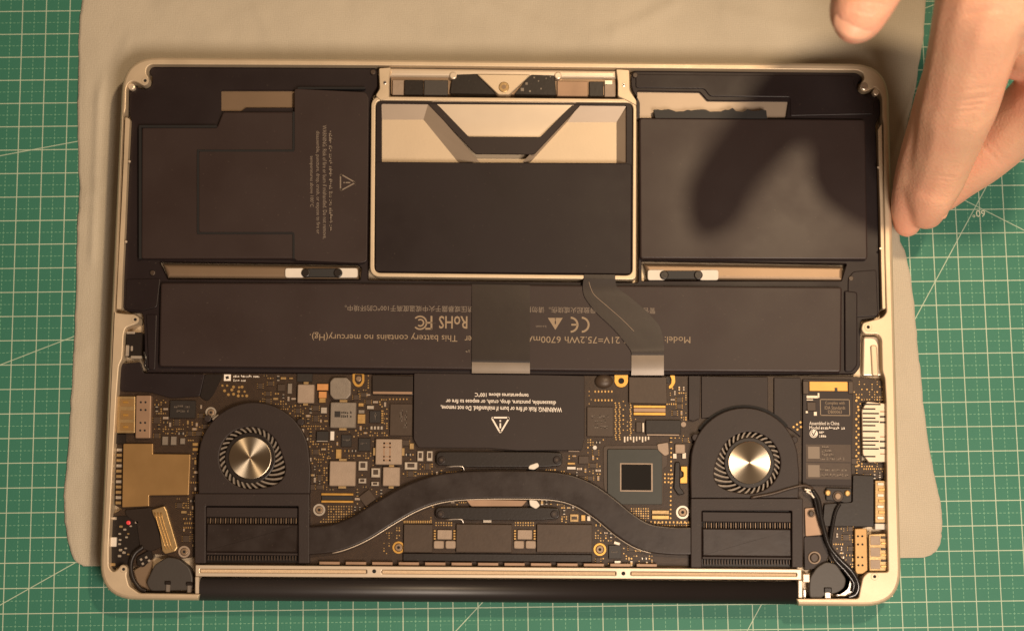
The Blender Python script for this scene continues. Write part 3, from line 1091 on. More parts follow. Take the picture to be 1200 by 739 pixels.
ribbon('cable_end_sheen', [(740, 416, 778, 416, zc + 0.05), (740, 424, 778, 424, zc - 0.08), (740, 432, 778, 432, zc - 0.40), (739.8, 439.5, 778, 439.5, zc - 0.95)], 'cable_end_sheen', TC)  # added strips, the bend's sheen painted as a lighter colour
ribbon('cable_end_sheen', [(553, 424, 621, 425, zc + 0.12), (553, 428, 621, 428.5, zc - 0.02), (553, 433, 621, 433.5, zc - 0.35), (553, 437, 621, 437.5, zc - 0.8)], 'cable_end_sheen', BCB)

# ------------------------------------------------------------------ logic board
board = [(139, 436), (700, 440), (1003, 441), (1037, 446), (1037.5, 470), (1010, 472), (1010, 541), (1037, 542), (1038, 560), (1024, 562), (1024, 616), (1000, 620), (1002, 668), (978, 668), (965, 640),
         (942, 628), (941, 662), (812, 663), (229, 660), (229, 652), (207, 655), (196, 650), (168, 648), (164, 664), (140, 662), (129, 664), (129, 604), (143, 596), (135, 592), (137, 458), (139, 446)]
LB = P('logic_board', board, ZB, ZF, 'board_mask', LAP, 0.12, 1, label='black circuit board crowded with tiny components')


def chip(x0, y0, x1, y1, h=0.9, m='chip_black', name='chip', bev=0.12, ang=0, label=None, r=0):
    return B(name, x0, y0, x1, y1, ZB + h, ZB - 0.1, m, LB, bev, r, ang, None, label)


def inductor(x0, y0, x1, y1, m='inductor_tan', h=1.9, tab=None, r=1.5):
    if tab == 'v':
        w = (x1 - x0) * 0.3
        c = (x0 + x1) / 2
        B('inductor_lead', c - w / 2, y0 - 3, c + w / 2, y1 + 3, ZB + h * 0.6, ZB - 0.1, 'brass_port', LB, 0.1)
    if tab == 'h':
        w = (y1 - y0) * 0.3
        c = (y0 + y1) / 2
        B('inductor_lead', x0 - 3, c - w / 2, x1 + 3, c + w / 2, ZB + h * 0.6, ZB - 0.1, 'brass_port', LB, 0.1)
    o = B('inductor', x0, y0, x1, y1, ZB + h, ZB - 0.1, m, LB, 0.3, r)
    return o


def ring(x, y, r, m='gold', name='screw_ring', z=ZB, w=0.34):
    disc(name, x, y, r, z + 0.25, z - 0.1, m, LB, 0.08, hole=r * (1 - w))
    disc('screw', x, y, r * (1 - w) * 0.92, z + 0.5, z - 0.1, 'bronze_and_shaded_alu', LB, 0.25, n=20, bseg=2)
    disc('screw_socket', x, y, r * 0.26, z + 0.52, z + 0.3, 'dark_hole', LB, 0, n=6)
    OCC.append((x - r - 1, y - r - 1, x + r + 1, y + r + 1))


# left side ports and shields
P('black_tape', [(140, 426), (165, 424), (168, 437), (240, 438), (234, 464), (200, 466), (186, 462), (175, 459), (141, 458)], ZB + 1.0, ZB - 0.1, 'battery_film', LB, 0.25, 3, bseg=2)
OCC.append((135, 424, 240, 465))
P('black_tape', [(240, 438), (262, 438), (250, 462), (243, 470), (234, 465)], ZB + 0.5, ZB - 0.1, 'black_plastic', LB, 0.2, 3)
OCC.append((234, 438, 258, 470))
PORT = P('port_shell', [(137.5, 464), (158.5, 464), (158, 507), (136.5, 507)], ZB + 2.0, ZB - 0.1, 'brass_port', LAP, 0.3, 1.5, bseg=2)
for y0, y1 in ((467, 476), (480.5, 491), (495, 504)):
    B('port_panel', 141, y0, 156.5, y1, ZB + 2.12, ZB + 1.9, 'brass_shield', PORT, 0.1, 1)
for y in (471, 486, 500):
    B('port_spring', 144, y - 1.2, 150, y + 1.2, ZB + 2.3, ZB + 2.0, 'gold', PORT, 0.08)
SH = P('shield_block', [(159.5, 463), (177, 463), (176, 513), (158.5, 513)], ZB + 2.3, ZB - 0.1, 'copper_tape', LAP, 0.3, 1.5, bseg=2)
for x, y in ((165, 471), (170.5, 471), (165, 480), (170.5, 480), (164.7, 495), (170, 495), (164.3, 504), (169.6, 504)):
    disc('vent_hole', x, y, 1.3, ZB + 2.33, ZB + 2.1, 'dark_hole', SH, 0, n=10)
OCC.append((134, 460, 179, 596))
B('black_clip', 135.5, 508.5, 147, 519.5, ZB + 1.4, ZB - 0.1, 'black_plastic', LB, 0.15)
CR = P('card_reader', [(144.5, 519.5), (179, 519.5), (179, 531.5), (223, 532), (221, 579.5), (174.5, 580), (174.5, 592.5), (143, 594)], ZB + 1.9, ZB - 0.1, 'brass_shield', LAP, 0.25, 1.2, bseg=2, label='brass coloured card reader shield')
OCC.append((142, 518, 224, 582))
for i in range(11):
    y = 525 + i * 6.2
    B('card_contact', 136.5 - i * 0.12, y, 142.5 - i * 0.1, y + 3.4, ZB + 1.2 + 0.2 * (i % 2), ZB - 0.1, 'brass_port' if i % 3 else 'solder', CR, 0.12)
chip(199, 469, 229, 489.5, 1.0, 'chip_black')
chip(190, 511, 196.5, 521, 0.9, 'inductor_grey', 'capacitor')
chip(200, 511, 206.5, 521, 0.9, 'inductor_grey', 'capacitor')
chip(211, 513, 216.5, 520, 0.8, 'inductor_grey', 'capacitor')
chip(225.5, 518.5, 232, 522, 0.5, 'gold_pad', 'gold_terminal')
chip(225.5, 524.5, 232, 528, 0.5, 'gold_pad', 'gold_terminal')
ring(247, 483, 6.5, 'solder')
B('steel_clip', 249, 487, 258, 493, ZB + 2.2, ZB, 'solder', LB, 0.15, 1, 38)
# serial sticker and small print
B('white_sticker', 262.5, 438.5, 270.5, 446, ZB + 0.06, ZB - 0.05, 'white_ink', LB, 0)
B('sticker_mark', 264.5, 440.5, 268.2, 443.8, ZB + 0.09, ZB, 'chip_black', LB, 0, 0, 20)
bag = Bag()
marks(bag, 289, 440.6, ZB + 0.04, 31, 2.6, 0, 3)
marks(bag, 281.5, 445.4, ZB + 0.04, 16, 2.6, 0, 4)
bag.build('board_print', 'white_ink', LB, 'stuff')
OCC.append((260, 436, 306, 448))

# centre-left power section
inductor(348.5, 450, 368, 472, tab='v')
chip(371.5, 449.5, 384.5, 457, 1.2, 'capacitor_orange', 'capacitor')
chip(373.5, 458.5, 382.5, 466, 1.4, 'capacitor_orange', 'capacitor')
chip(374, 466, 381.5, 471.5, 1.0, 'gold_pad', 'gold_terminal')
P('inductor', [(391, 442), (406, 442), (411, 447), (411, 462), (406, 467.5), (391, 467.5), (386.5, 462), (386.5, 447)], ZB + 2.2, ZB - 0.1, 'inductor_grey', LB, 0.4, 2, bseg=2)
OCC.append((385, 440, 412, 469))
i1 = inductor(387, 471, 417, 501, 'inductor_grey', tab='v')
bag = Bag()
bag.rect(392, 481.5, 399, 488.5, ZB + 1.93, ZB + 1.8, 0)
marks(bag, 406.5, 482.8, ZB + 1.93, 13, 3, 0, 21)
marks(bag, 406.5, 487.4, ZB + 1.93, 13, 3, 0, 22)
bag.build('inductor_print', 'chip_black', LB)
inductor(440, 514, 471, 544, tab='h')
bag = Bag()
for q in ((449, 518, 451, 540), (456, 518, 458, 540), (449, 518, 458, 520), (449, 538, 458, 540), (449, 523, 458, 524.4), (449, 534, 458, 535.4)):
    bag.rect(*q, ZB + 1.93, ZB + 1.8, 0)
bag.build('inductor_print', 'copper_tape', LB)
inductor(386, 540, 416.5, 569, tab='v')
inductor(448.5, 547, 468.5, 569, tab='v')
chip(423, 576, 438, 590, 1.0, 'chip_grey', ang=38)
P('gold_loop', [(413, 437.5), (427, 438), (427, 447), (424, 452), (420, 453.5), (416, 452), (413, 447)], ZB + 0.3, ZB - 0.1, 'gold', LB, 0.08, 1.5,
  holes=[[(415.8, 438.4), (424.2, 438.6), (424.2, 446), (422, 449.5), (420, 450.3), (418, 449.5), (415.8, 446)]], hr=1)
OCC.append((411, 436, 429, 455))
disc('screw', 420, 443.5, 3.4, ZB + 0.5, ZB - 0.1, 'bronze_and_shaded_alu', LB, 0.3, n=14, bseg=2)
P('black_flex', [(436, 439), (484, 440), (484, 463), (436, 462)], ZB + 1.2, ZB - 0.1, 'flex_film', LB, 0.3, 2, bseg=2)
OCC.append((435, 438, 486, 464))
B('flex_edge', 437, 458.5, 483, 461.5, ZB + 1.34, ZB + 1.0, 'copper_tape', LB, 0.1)
chip(457, 473, 483, 510, 0.9, 'chip_grey')
chip(433, 481, 446, 495, 0.7)
chip(400, 509, 412, 523, 0.8)
chip(420, 513, 434, 528, 0.8)
chip(371, 505, 385, 516, 1.3, 'chip_black', 'connector')
B('connector_edge', 371, 515.3, 384, 517, ZB + 1.0, ZB, 'solder', LB, 0.05)
chip(348, 437.5, 366, 447, 0.8)
for (x0, y0, x1, y1) in ((420, 540, 430.5, 551), (435, 548, 445.5, 559), (420, 560, 429, 566), (435, 564, 444, 569), (474, 541, 489, 550), (489, 528, 496, 540), (500, 528, 507, 540)):
    o = chip(x0, y0, x1, y1, 1.2, 'solder', 'capacitor', 0.2)
    B('capacitor_band', x0 + (x1 - x0) * .22, y0 + (y1 - y0) * .18, x1 - (x1 - x0) * .22, y1 - (y1 - y0) * .3, ZB + 1.24, ZB + 1.0, 'chip_grey', LB, 0.04)
for (x0, y0, x1, y1, mm_) in ((387, 505, 391.5, 515.5, 'white_plastic'), (393.5, 526, 400, 537, 'gold_pad'), (419, 485, 428, 496, 'gold_pad'), (420, 472, 426, 476, 'gold_pad'), (376, 477, 383, 484, 'solder'),
                              (434, 499, 436.5, 503, 'solder'), (438, 499, 440.5, 503, 'solder'), (442, 499, 444.5, 503, 'solder'), (446, 499, 448.5, 503, 'solder'), (480, 519, 485, 526, 'brass_port'), (420, 480, 427, 484, 'inductor_grey'),
                              (325, 450, 334, 458, 'chip_grey'), (337, 449, 342, 461, 'inductor_grey'), (430, 475, 438, 479, 'solder')):
    chip(x0, y0, x1, y1, 0.8, mm_, 'capacitor', 0.12)
# connector rows
for y in (577.5, 586):
    chip(376.5, y, 414, y + 2.6, 0.7, 'gold', 'connector_row', 0.08)
chip(377, 580.5, 413.5, 585.5, 0.9, 'chip_black', 'connector', 0.1)
ring(374, 597, 7.2, 'solder')
ring(467, 641, 7.3, 'gold')
ring(703, 643.3, 7.6, 'gold')
ring(800, 599.8, 8.0, 'solder')
ring(215.7, 646, 7.0, 'inductor_tan')

# bottom-left corner
IO = P('port_board', [(128, 604), (160, 604), (166, 622), (160, 650), (152, 664), (143, 660), (134, 666), (128.5, 664)], ZB + 0.4, ZF, 'black_plastic', LAP, 0.1, 1, label='small black board with a red component')
OCC.append((124, 600, 212, 662))
B('white_connector', 124.3, 629, 136, 640, ZB + 1.8, ZB + 0.2, 'white_plastic', IO, 0.25, 1)
disc('red_component', 150.2, 612, 2.6, ZB + 1.1, ZB + 0.3, 'red_led', IO, 0.3, n=12, bseg=2)
rr = random.Random(8)
for x, y, q in ((134, 607, 2.4), (132.5, 661, 2.6), (141.5, 616.5, 2), (160, 611.5, 2.2), (139.8, 651, 2), (146, 620, 1.8), (140, 625, 1.6), (140.5, 632, 1.6), (140, 637, 1.6), (141, 644, 2), (145, 647, 2), (148, 629, 1.6), (150, 625, 1.4), (147, 642, 1.5), (153, 616, 1.4), (150, 649, 1.4)):
    B('solder_dot', x - q, y - q * 0.7, x + q, y + q * 0.7, ZB + 0.9, ZB + 0.3, rr.choice(('solder', 'brass_port', 'solder')), IO, 0.15, 1)
P('dark_flex', [(146, 597), (180, 594), (190, 640), (176, 646), (164, 640), (160, 612), (148, 604)], ZB + 0.9, ZB, 'flex_film', LAP, 0.15, 3)
FC = P('flex_connector', [(177.5, 597), (192.5, 592.5), (195, 597), (208, 641), (205, 645.5), (193.5, 648.5), (190, 645), (186, 616), (179, 602)], ZB + 2.2, ZB, 'brass_port', LAP, 0.35, 1, bseg=2, label='slanted brass ribbon connector')
for a in (-3.2, 0.4, 3.8):
    stp = [(184.5 + a, 600), (190 + a, 619), (197.8 + a, 643)]
    tube('connector_rib', [(x, y, ZB + 2.2) for x, y in stp], 0.3, 'gold_pad', FC, 6, 3)
HC = P('hinge_cap', [(181, 661), (196, 652), (209, 654), (222, 664), (226, 676), (225, 691), (176, 692), (171, 682)], ZB + 2.0, ZF, 'hinge_cover', LAP, 0.5, 4, bseg=3, label='dark grey cover over the left hinge')
P('cap_shelf', [(156, 668), (178, 654), (176, 690), (164, 692)], ZB - 0.2, ZF, 'bronze_and_shaded_alu', LAP, 0.3, 3)
tube('black_cable', [(168, 640, ZB + 1), (158, 648, ZB + 1.4), (153.5, 660, ZB + 1.6), (155.5, 676, ZB + 1.6), (163, 688, ZB + 1.4), (171, 692, ZB + 1.2)], 0.95, 'black_plastic', LAP)
P('black_clip', [(160, 652), (176, 643), (180, 652), (168, 664), (160, 662)], ZB + 1.0, ZF, 'black_plastic', LAP, 0.3, 2)
for x, y in ((165, 655), (171, 652.5), (174.5, 656.5), (167, 660)):
    B('solder_dot', x - 1.5, y - 1.5, x + 1.5, y + 1.5, ZB + 1.4, ZB + 0.8, 'solder', LB, 0.2, 1, 30)
for x, y in ((196.5, 687), (221.5, 688)):
    B('hinge_tab', x - 2.5, y - 5, x + 2.5, y + 6, ZB + 2.5, ZF, 'steel', HC, 0.3, 1)
    B('hinge_tab_stop', x - 3.5, y - 6.5, x + 3.5, y - 2.5, ZB + 2.9, ZB + 1, 'black_plastic', HC, 0.3, 1)

# label plate on the board
LBL = P('battery_board_cover', [(485, 437), (553, 437.5), (640, 439), (685, 440), (685, 512), (682, 527), (606, 527.5), (572, 524.5), (490, 524), (484.5, 514)], ZB + 1.9, ZB - 0.1, 'label_tape', LAP, 0.25, 2, bseg=2, label='black cover plate with a printed fire warning')
OCC.append((483, 435, 687, 530))
zt = ZB + 1.93
text('printed_text', 'WARNING: Risk of fire or burn if mishandled. Do not remove,', 587.5, 478.2, zt, 142, 6.4, 179.5, 'white_ink', LBL, 0.012)
text('printed_text', 'disassemble, puncture, drop, crush, or expose to fire or', 587, 470.2, zt, 129, 6.4, 179.5, 'white_ink', LBL, 0.012)
text('printed_text', 'temperatures above 100°C', 588, 462.2, zt, 63, 6.2, 179.5, 'white_ink', LBL, 0.012)
bag = Bag()
warn_triangle(bag, [(576, 489), (597, 489), (586.3, 507)], 1.9, zt)
stroke_line(bag, 586.3, 501.5, 586.3, 495.5, 1.8, zt)
stroke_line(bag, 586.3, 493.8, 586.3, 491.9, 1.8, zt)
bag.build('warning_symbol', 'white_ink', LBL)

# clip bars either side of the heat pipe
for y0, y1, x0, x1 in ((529, 547, 511, 659), (594, 609, 510, 656)):
    cb = P('clamp_bar', [(x0, y0), (x0 + 16, y0 - 0.5), (x1 - 18, y0), (x1, y0 + 1), (x1, y1 - 2), (x1 - 20, y1), (x0 + 38, y1), (x0 + 12, y1 - 2), (x0, y1 - 2)], ZB + 2.2, ZB, 'black_plastic', LAP, 0.5, 5, bseg=3)
    OCC.append((x0 - 1, y0 - 1, x1 + 1, y1 + 1))
    for x in (x0 + 6.5, x1 - 6.5):
        disc('screw', x, (y0 + y1) / 2 + 0.5, 4.6, ZB + 2.6, ZB + 2, 'heatpipe_black', cb, 0.35, n=18, bseg=2)
        disc('screw_recess', x, (y0 + y1) / 2 + 0.5, 1.8, ZB + 2.63, ZB + 2.3, 'chip_grey', cb, 0, n=6)
    tube('steel_spring', [(x0 + 12, y1 - 0.5, ZB + 2.0), (x0 + 30, y1 - 0.8, ZB + 2.2), (x0 + 33, y1 + 4, ZB + 2.0)], 0.35, 'steel', cb, 6, 4)
P('thermal_pad', [(620, 545), (630, 541.5), (632, 546), (626, 550), (619, 549)], ZB + 2.7, ZB + 1.2, 'white_plastic', LAP, 0.2, 2)
P('thermal_pad', [(620, 585), (629, 586), (633, 592), (628, 596), (621, 592)], ZB + 2.5, ZB + 1.0, 'white_plastic', LAP, 0.2, 2)
P('cooler_plate', [(545, 584), (618, 586), (612, 593), (552, 593)], ZB + 1.4, ZB, 'copper_tape', LB, 0.2, 2)

# memory chips along the lower edge
for x0, x1 in ((473, 507), (534.5, 600), (629, 694)):
    chip(x0, 614, x1, 646.5, 1.3, 'chip_grey', 'memory_chip', 0.2)
P('lower_shelf', [(472, 647.5), (694, 649), (694, 658.5), (472, 657)], ZB + 0.9, ZB - 0.1, 'black_plastic', LB, 0.3)
for cx in (521, 615):
    chip(cx - 8.5, 620.5, cx + 8.5, 631.5, 1.1, 'inductor_tan', 'small_chip', 0.15, r=1)
    chip(cx - 13, 633, cx - 0.8, 642.5, 1.2, 'inductor_tan', 'capacitor', 0.3, r=2.5)
    chip(cx + 0.8, 633, cx + 13, 642.5, 1.2, 'inductor_tan', 'capacitor', 0.3, r=2.5)
    for i in range(4):
        for sx in (-11.5, 11.5):
            chip(cx + sx - 1.3, 620.5 + i * 3.1, cx + sx + 1.3, 622.6 + i * 3.1, 0.7, 'gold_pad', 'solder_dot', 0.1)
chip(566, 608, 576, 612, 0.8, 'solder', 'capacitor')
chip(668, 602, 678, 611, 0.7, 'brass_port', 'capacitor')
chip(669.5, 604.5, 676.5, 608.5, 0.75, 'chip_grey', 'capacitor_band')
chip(681, 603, 686, 610, 0.7, 'gold_pad', 'capacitor')
chip(688, 604, 692, 610, 0.7, 'solder', 'capacitor')
chip(713.5, 638.5, 728, 654, 0.9, 'chip_black')
chip(719, 634, 727, 638.2, 0.9, 'solder', 'capacitor', 0.25, ang=-15)
chip(720, 656.5, 727.5, 660, 1.0, 'solder', 'capacitor')

# processor area
P('processor_frame', [(707, 522), (782, 521), (782, 546), (777, 548), (777, 592), (710, 592), (707, 560)], ZB + 0.35, ZB - 0.1, 'chip_grey', LB, 0.1, 4)
PK = P('processor_package', [(712, 526), (770, 526), (776, 532), (776, 590.5), (712, 590.5)], ZB + 1.1, ZB - 0.1, 'package_green', LAP, 0.12, 1.5, label='greenish processor package with mirror die')
OCC.append((705, 519, 783, 594))
B('die_edge', 726.5, 542.3, 765, 575.5, ZB + 1.3, ZB + 1, 'inductor_tan', PK, 0.05)
B('die', 728.5, 544, 763.2, 573.8, ZB + 1.7, ZB + 1.2, 'silicon', PK, 0.05)
P('silver_corner', [(770, 520), (783, 518), (784, 532), (779, 534), (771, 527)], ZB + 0.9, ZB, 'inductor_tan', LB, 0.15, 2)
P('gold_tab', [(720, 438), (736, 438), (736, 448), (733, 452.5), (728, 454), (723, 452.5), (720, 448)], ZB + 0.5, ZB - 0.1, 'gold', LB, 0.1, 2, holes=[circ(728, 446, 3.3, 16)])
disc('screw_hole', 728, 446, 3.2, ZB + 0.15, ZB - 0.05, 'dark_hole', LB, 0, n=14)
OCC.append((718, 436, 738, 456))
TCN = P('cable_connector', [(737, 441), (781, 441.5), (782, 473), (737, 472)], ZB + 1.2, ZB - 0.1, 'chip_grey', LAP, 0.2, 1.5)
OCC.append((735, 438, 784, 488))
chip(742.5, 474.8, 780, 477.6, 0.9, 'gold', 'connector_row', 0.08)
chip(742.5, 478.0, 780, 482.6, 1.0, 'copper_tape', 'connector', 0.1)
chip(742.5, 483.2, 780, 486.2, 0.9, 'gold', 'connector_row', 0.08)
P('gold_loop', [(785, 439.5), (791, 439.5), (791.5, 448), (788, 454), (784, 455.5), (783.5, 452.5), (786.5, 449), (787, 444)], ZB + 0.5, ZB - 0.1, 'gold', LB, 0.1, 1)
disc('screw', 782, 444.5, 4.2, ZB + 0.6, ZB - 0.1, 'black_plastic', LB, 0.3, n=16, bseg=2)
# domed metal cover
V, Fc = [], []
for j in range(7):
    a = j / 6 * math.pi / 2
    for i in range(20):
        t = 2 * math.pi * i / 20
        p = U(707.5 + 11 * math.cos(a) * math.cos(t), 446.5 + 8.5 * math.cos(a) * math.sin(t), ZB + 1.8 * math.sin(a))
        V.append(tuple(p))
for j in range(6):
    for i in range(20):
        Fc.append((j * 20 + (i + 1) % 20, j * 20 + i, j * 20 + 20 + i, j * 20 + 20 + (i + 1) % 20))
link('metal_dome', V, Fc, 'chip_grey', LB, True)
OCC.append((695, 436, 720, 456))
chip(688, 476.5, 718.5, 511, 0.9, 'chip_grey')
chip(757, 492, 798, 508, 1.3, 'black_plastic', 'connector', 0.15)
chip(758, 508.4, 796, 510, 0.9, 'inductor_tan', 'connector_edge', 0.05)
chip(745.5, 494, 752, 506, 0.9, 'chip_grey', 'capacitor')
chip(752.6, 495, 755, 506, 0.7, 'solder', 'capacitor')
chip(791, 520, 803, 531, 1.3, 'inductor_tan', 'small_chip', 0.3, r=2)
chip(788.5, 531, 793, 537, 0.9, 'solder', 'capacitor')
chip(799.5, 530, 804, 537, 0.9, 'solder', 'capacitor')
disc('silver_dot', 801, 497, 3.2, ZB + 0.4, ZB, 'inductor_tan', LB, 0.1, n=14)
P('gold_clip', [(798, 546), (805.5, 546), (805.5, 566), (797, 566), (797, 560), (801, 558), (801, 553), (798, 551)], ZB + 1.3, ZB - 0.1, 'gold', LB, 0.15, 1)
P('rubber_strip', [(791, 541), (797, 541), (797, 570), (803, 578), (795, 580), (789.5, 572)], ZB + 1.0, ZB, 'black_plastic', LB, 0.3, 2)
OCC.append((788, 539, 808, 582))
chip(764, 597.5, 784, 602, 0.9, 'brass_port', 'connector_row')
chip(764, 603.5, 784, 608, 0.9, 'gold_pad', 'connector_row')
chip(678, 534, 690, 543, 0.7, 'chip_grey')
chip(665, 541.5, 674, 544, 0.7, 'gold_pad', 'capacitor')
chip(664.5, 546.5, 674.5, 549.5, 0.8, 'white_plastic', 'capacitor')
chip(666, 527.5, 679, 529, 0.7, 'inductor_tan', 'capacitor')
disc('silver_dot', 697, 524, 2.6, ZB + 1, ZB, 'white_plastic', LB, 0.2, n=10)

# plain covers to the left of the right fan
P('black_cover', [(807, 440), (821, 440), (820, 490), (813, 493), (807, 492)], ZB + 1.3, ZB - 0.1, 'fan_plastic', LB, 0.2, 1)
P('black_cover', [(822, 440.5), (900, 441.5), (900, 484), (822, 490)], ZB + 0.8, ZB - 0.1, 'label_tape', LB, 0.2, 1)
P('black_cover', [(907, 442), (938.5, 442.5), (938.5, 512), (930, 505), (907, 490)], ZB + 0.9, ZB - 0.1, 'fan_plastic', LB, 0.2, 1)
OCC.append((806, 438, 940, 512))
for x, y in ((930, 500), (934, 497), (934.5, 503), (938, 494.5), (938.5, 500)):
    disc('gold_dot', x, y, 1.7, ZB + 1.25, ZB + 0.8, 'gold_pad', LB, 0.15, n=8)

bag = Bag()
for x, y, w_, h_, r_ in ((214, 476, 20, 3, 0), (214, 481, 14, 3, 0), (470, 486, 15, 3.4, 90), (475, 491, 20, 3.4, 90), (703, 488, 20, 3.2, 180), (703, 494, 14, 3.2, 180), (703, 500, 18, 3.2, 180),
                         (406, 515, 8, 2.4, 0), (427, 519, 9, 2.4, 0), (440, 487, 9, 2.4, 90), (721, 646, 9, 2.4, 0)):
    marks(bag, x, y, ZB + {214: 1.03, 567: 1.33, 661: 1.33, 490: 1.33, 759: 1.23, 406: 0.83, 427: 0.83, 440: 0.73}.get(x, 0.93), w_, h_, r_, int(x + y))
bag.build('chip_print', 'chip_mark', LB)

# tiny components: past picking apart one by one
bags = {k: Bag() for k in ('gold_pad', 'solder', 'chip_black', 'inductor_tan', 'brass_port', 'chip_grey')}


def free(x, y, q):
    return all(x + q < o[0] or x - q > o[2] or y + q < o[1] or y - q > o[3] for o in OCC)


def sprinkle(x0, y0, x1, y1, n, kinds='mix', seed=0, pitch=None):
    rr = random.Random(seed)
    done = tries = 0
    while done < n and tries < n * 12:
        tries += 1
        x, y = rr.uniform(x0, x1), rr.uniform(y0, y1)
        if pitch:
            x = x0 + round((x - x0) / pitch) * pitch
            y = y0 + round((y - y0) / pitch) * pitch
        kd = kinds if kinds != 'mix' else rr.choice(('via', 'via', 'cap', 'cap', 'cap2', 'res', 'res', 'ic', 'ic', 'row'))
        if not free(x, y, 3 if kd in ('cap', 'cap2', 'res', 'ic', 'row') else 1.5):
            continue
        done += 1
        if kd == 'via':
            bags[rr.choice(('gold_pad', 'gold_pad', 'brass_port'))].dot(x, y, rr.uniform(0.6, 1.15), ZB + 0.12, ZB - 0.05, 6, 0.03)
            OCC.append((x - 1, y - 1, x + 1, y + 1))
        elif kd == 'big':
            bags['gold_pad'].dot(x, y, rr.uniform(1.4, 2.1), ZB + 0.3, ZB - 0.05, 8, 0.1)
            OCC.append((x - 2, y - 2, x + 2, y + 2))
        elif kd in ('cap', 'cap2', 'res'):
            v = rr.random() < 0.5
            l = rr.uniform(1.7, 2.9)
            w = l * 0.5
            e = l * 0.34
            hh = rr.uniform(0.35, 0.7)
            body = {'cap': 'inductor_tan', 'cap2': 'brass_port', 'res': 'chip_black'}[kd]
            t = rr.choice(('solder', 'solder', 'gold_pad', 'brass_port'))
            if v:
                bags[body].rect(x - w, y - l + e, x + w, y + l - e, ZB + hh, ZB - 0.05, 0.05)
                bags[t].rect(x - w, y - l - e * .3, x + w, y - l + e, ZB + hh + 0.02, ZB - 0.05, 0.05)
                bags[t].rect(x - w, y + l - e, x + w, y + l + e * .3, ZB + hh + 0.02, ZB - 0.05, 0.05)
                OCC.append((x - w - 0.6, y - l - 0.6, x + w + 0.6, y + l + 0.6))
            else:
                bags[body].rect(x - l + e, y - w, x + l - e, y + w, ZB + hh, ZB - 0.05, 0.05)
                bags[t].rect(x - l - e * .3, y - w, x - l + e, y + w, ZB + hh + 0.02, ZB - 0.05, 0.05)
                bags[t].rect(x + l - e, y - w, x + l + e * .3, y + w, ZB + hh + 0.02, ZB - 0.05, 0.05)
                OCC.append((x - l - 0.6, y - w - 0.6, x + l + 0.6, y + w + 0.6))
        elif kd == 'ic':
            w, l = rr.uniform(2.5, 4), rr.uniform(2.5, 4)
            bags['chip_grey'].rect(x - w, y - l, x + w, y + l, ZB + 0.6, ZB - 0.05, 0.08)
            for i in range(3):
                yy = y - l + (i + 0.5) * 2 * l / 3
                for sx in (-1, 1):
                    bags['gold_pad'].rect(x + sx * (w + 0.6) - 0.55, yy - 0.4, x + sx * (w + 0.6) + 0.55, yy + 0.4, ZB + 0.2, ZB - 0.05, 0.03)
            OCC.append((x - w - 1.4, y - l - 1.4, x + w + 1.4, y + l + 1.4))
        elif kd == 'row':
            k = rr.randint(3, 7)
            for i in range(k):
                if rr.random() < 0.5:
                    bags['gold_pad'].dot(x + (i - k / 2) * 2.6, y, 0.75, ZB + 0.12, ZB - 0.05, 6, 0.03)
                else:
                    bags['gold_pad'].rect(x + (i - k / 2) * 2.6 - .6, y - 1, x + (i - k / 2) * 2.6 + .6, y + 1, ZB + 0.15, ZB - 0.05, 0.03)
            OCC.append((x - k * 1.4, y - 1.4, x + k * 1.4, y + 1.4))


# hand-read clusters
for x, y in ((260.5, 451.5), (266, 451.5), (263, 457.5), (273.5, 453), (280, 453.5), (283.5, 453), (267.5, 462), (273.5, 461.5), (279.5, 458.5), (279, 463.5), (286.5, 458.5), (289, 463.5), (284, 463.5), (271.5, 456.5)):
    bags['gold_pad'].dot(x, y, 1.9 if (int(x) % 2) else 1.5, ZB + 0.3, ZB - 0.05, 8, 0.12)
OCC.append((257, 449, 292, 467))
for i in range(6):
    for y in (458.5, 468.7):
        bags['gold_pad'].rect(697.5 + i * 3.9 - .9, y - 1.3, 697.5 + i * 3.9 + .9, y + 1.3, ZB + 0.3, ZB - 0.05, 0.06)
OCC.append((695, 456, 719, 472))
for i in range(3):
    for j in range(3):
        bags['gold_pad'].rect(779.2 + i * 4.2 - 1.1, 555.3 + j * 4.6 - 1.1, 779.2 + i * 4.2 + 1.1, 555.3 + j * 4.6 + 1.1, ZB + 0.3, ZB - 0.05, 0.06)
for i in range(17):
    bags['gold_pad'].dot(786.6 - i * 0.05, 525 + i * 5.1, 1.3, ZB + 0.3, ZB - 0.05, 7, 0.08)
OCC.append((777, 523, 790, 612))
for i in range(11):
    bags['gold_pad'].rect(763 + i * 4.4 - 1, 610.2, 763 + i * 4.4 + 1, 612.8, ZB + 0.3, ZB - 0.05, 0.06)
for i in range(18):
    for x in (721, 725.5, 738.5):
        bags[('gold_pad', 'brass_port')[i % 2]].dot(x + (i % 3) * 0.5, 472 + i * 2.5, 1.15, ZB + 0.3, ZB - 0.05, 6, 0.08)
OCC.append((719, 470, 728, 518))
for i in range(9):
    bags['solder'].rect(732 + i * 3.5 - 1, 511, 732 + i * 3.5 + 1, 518 - (i % 3) * 1.5, ZB + 0.5, ZB - 0.05, 0.08)
OCC.append((730, 509, 765, 519))
for i in range(6):
    bags['gold_pad'].rect(456 + i * 4, 466.5, 457.6 + i * 4, 468.3, ZB + 0.25, ZB - 0.05, 0.04)
for j in range(6):
    bags['gold_pad'].rect(446.8, 480.5 + j * 2.7, 449.4, 482 + j * 2.7, ZB + 0.25, ZB - 0.05, 0.04)
for i in range(16):
    bags['gold_pad'].rect(473 + i * 2.1, 609.5, 474.2 + i * 2.1, 612.5, ZB + 0.3, ZB - 0.05, 0.04)
sd = 100
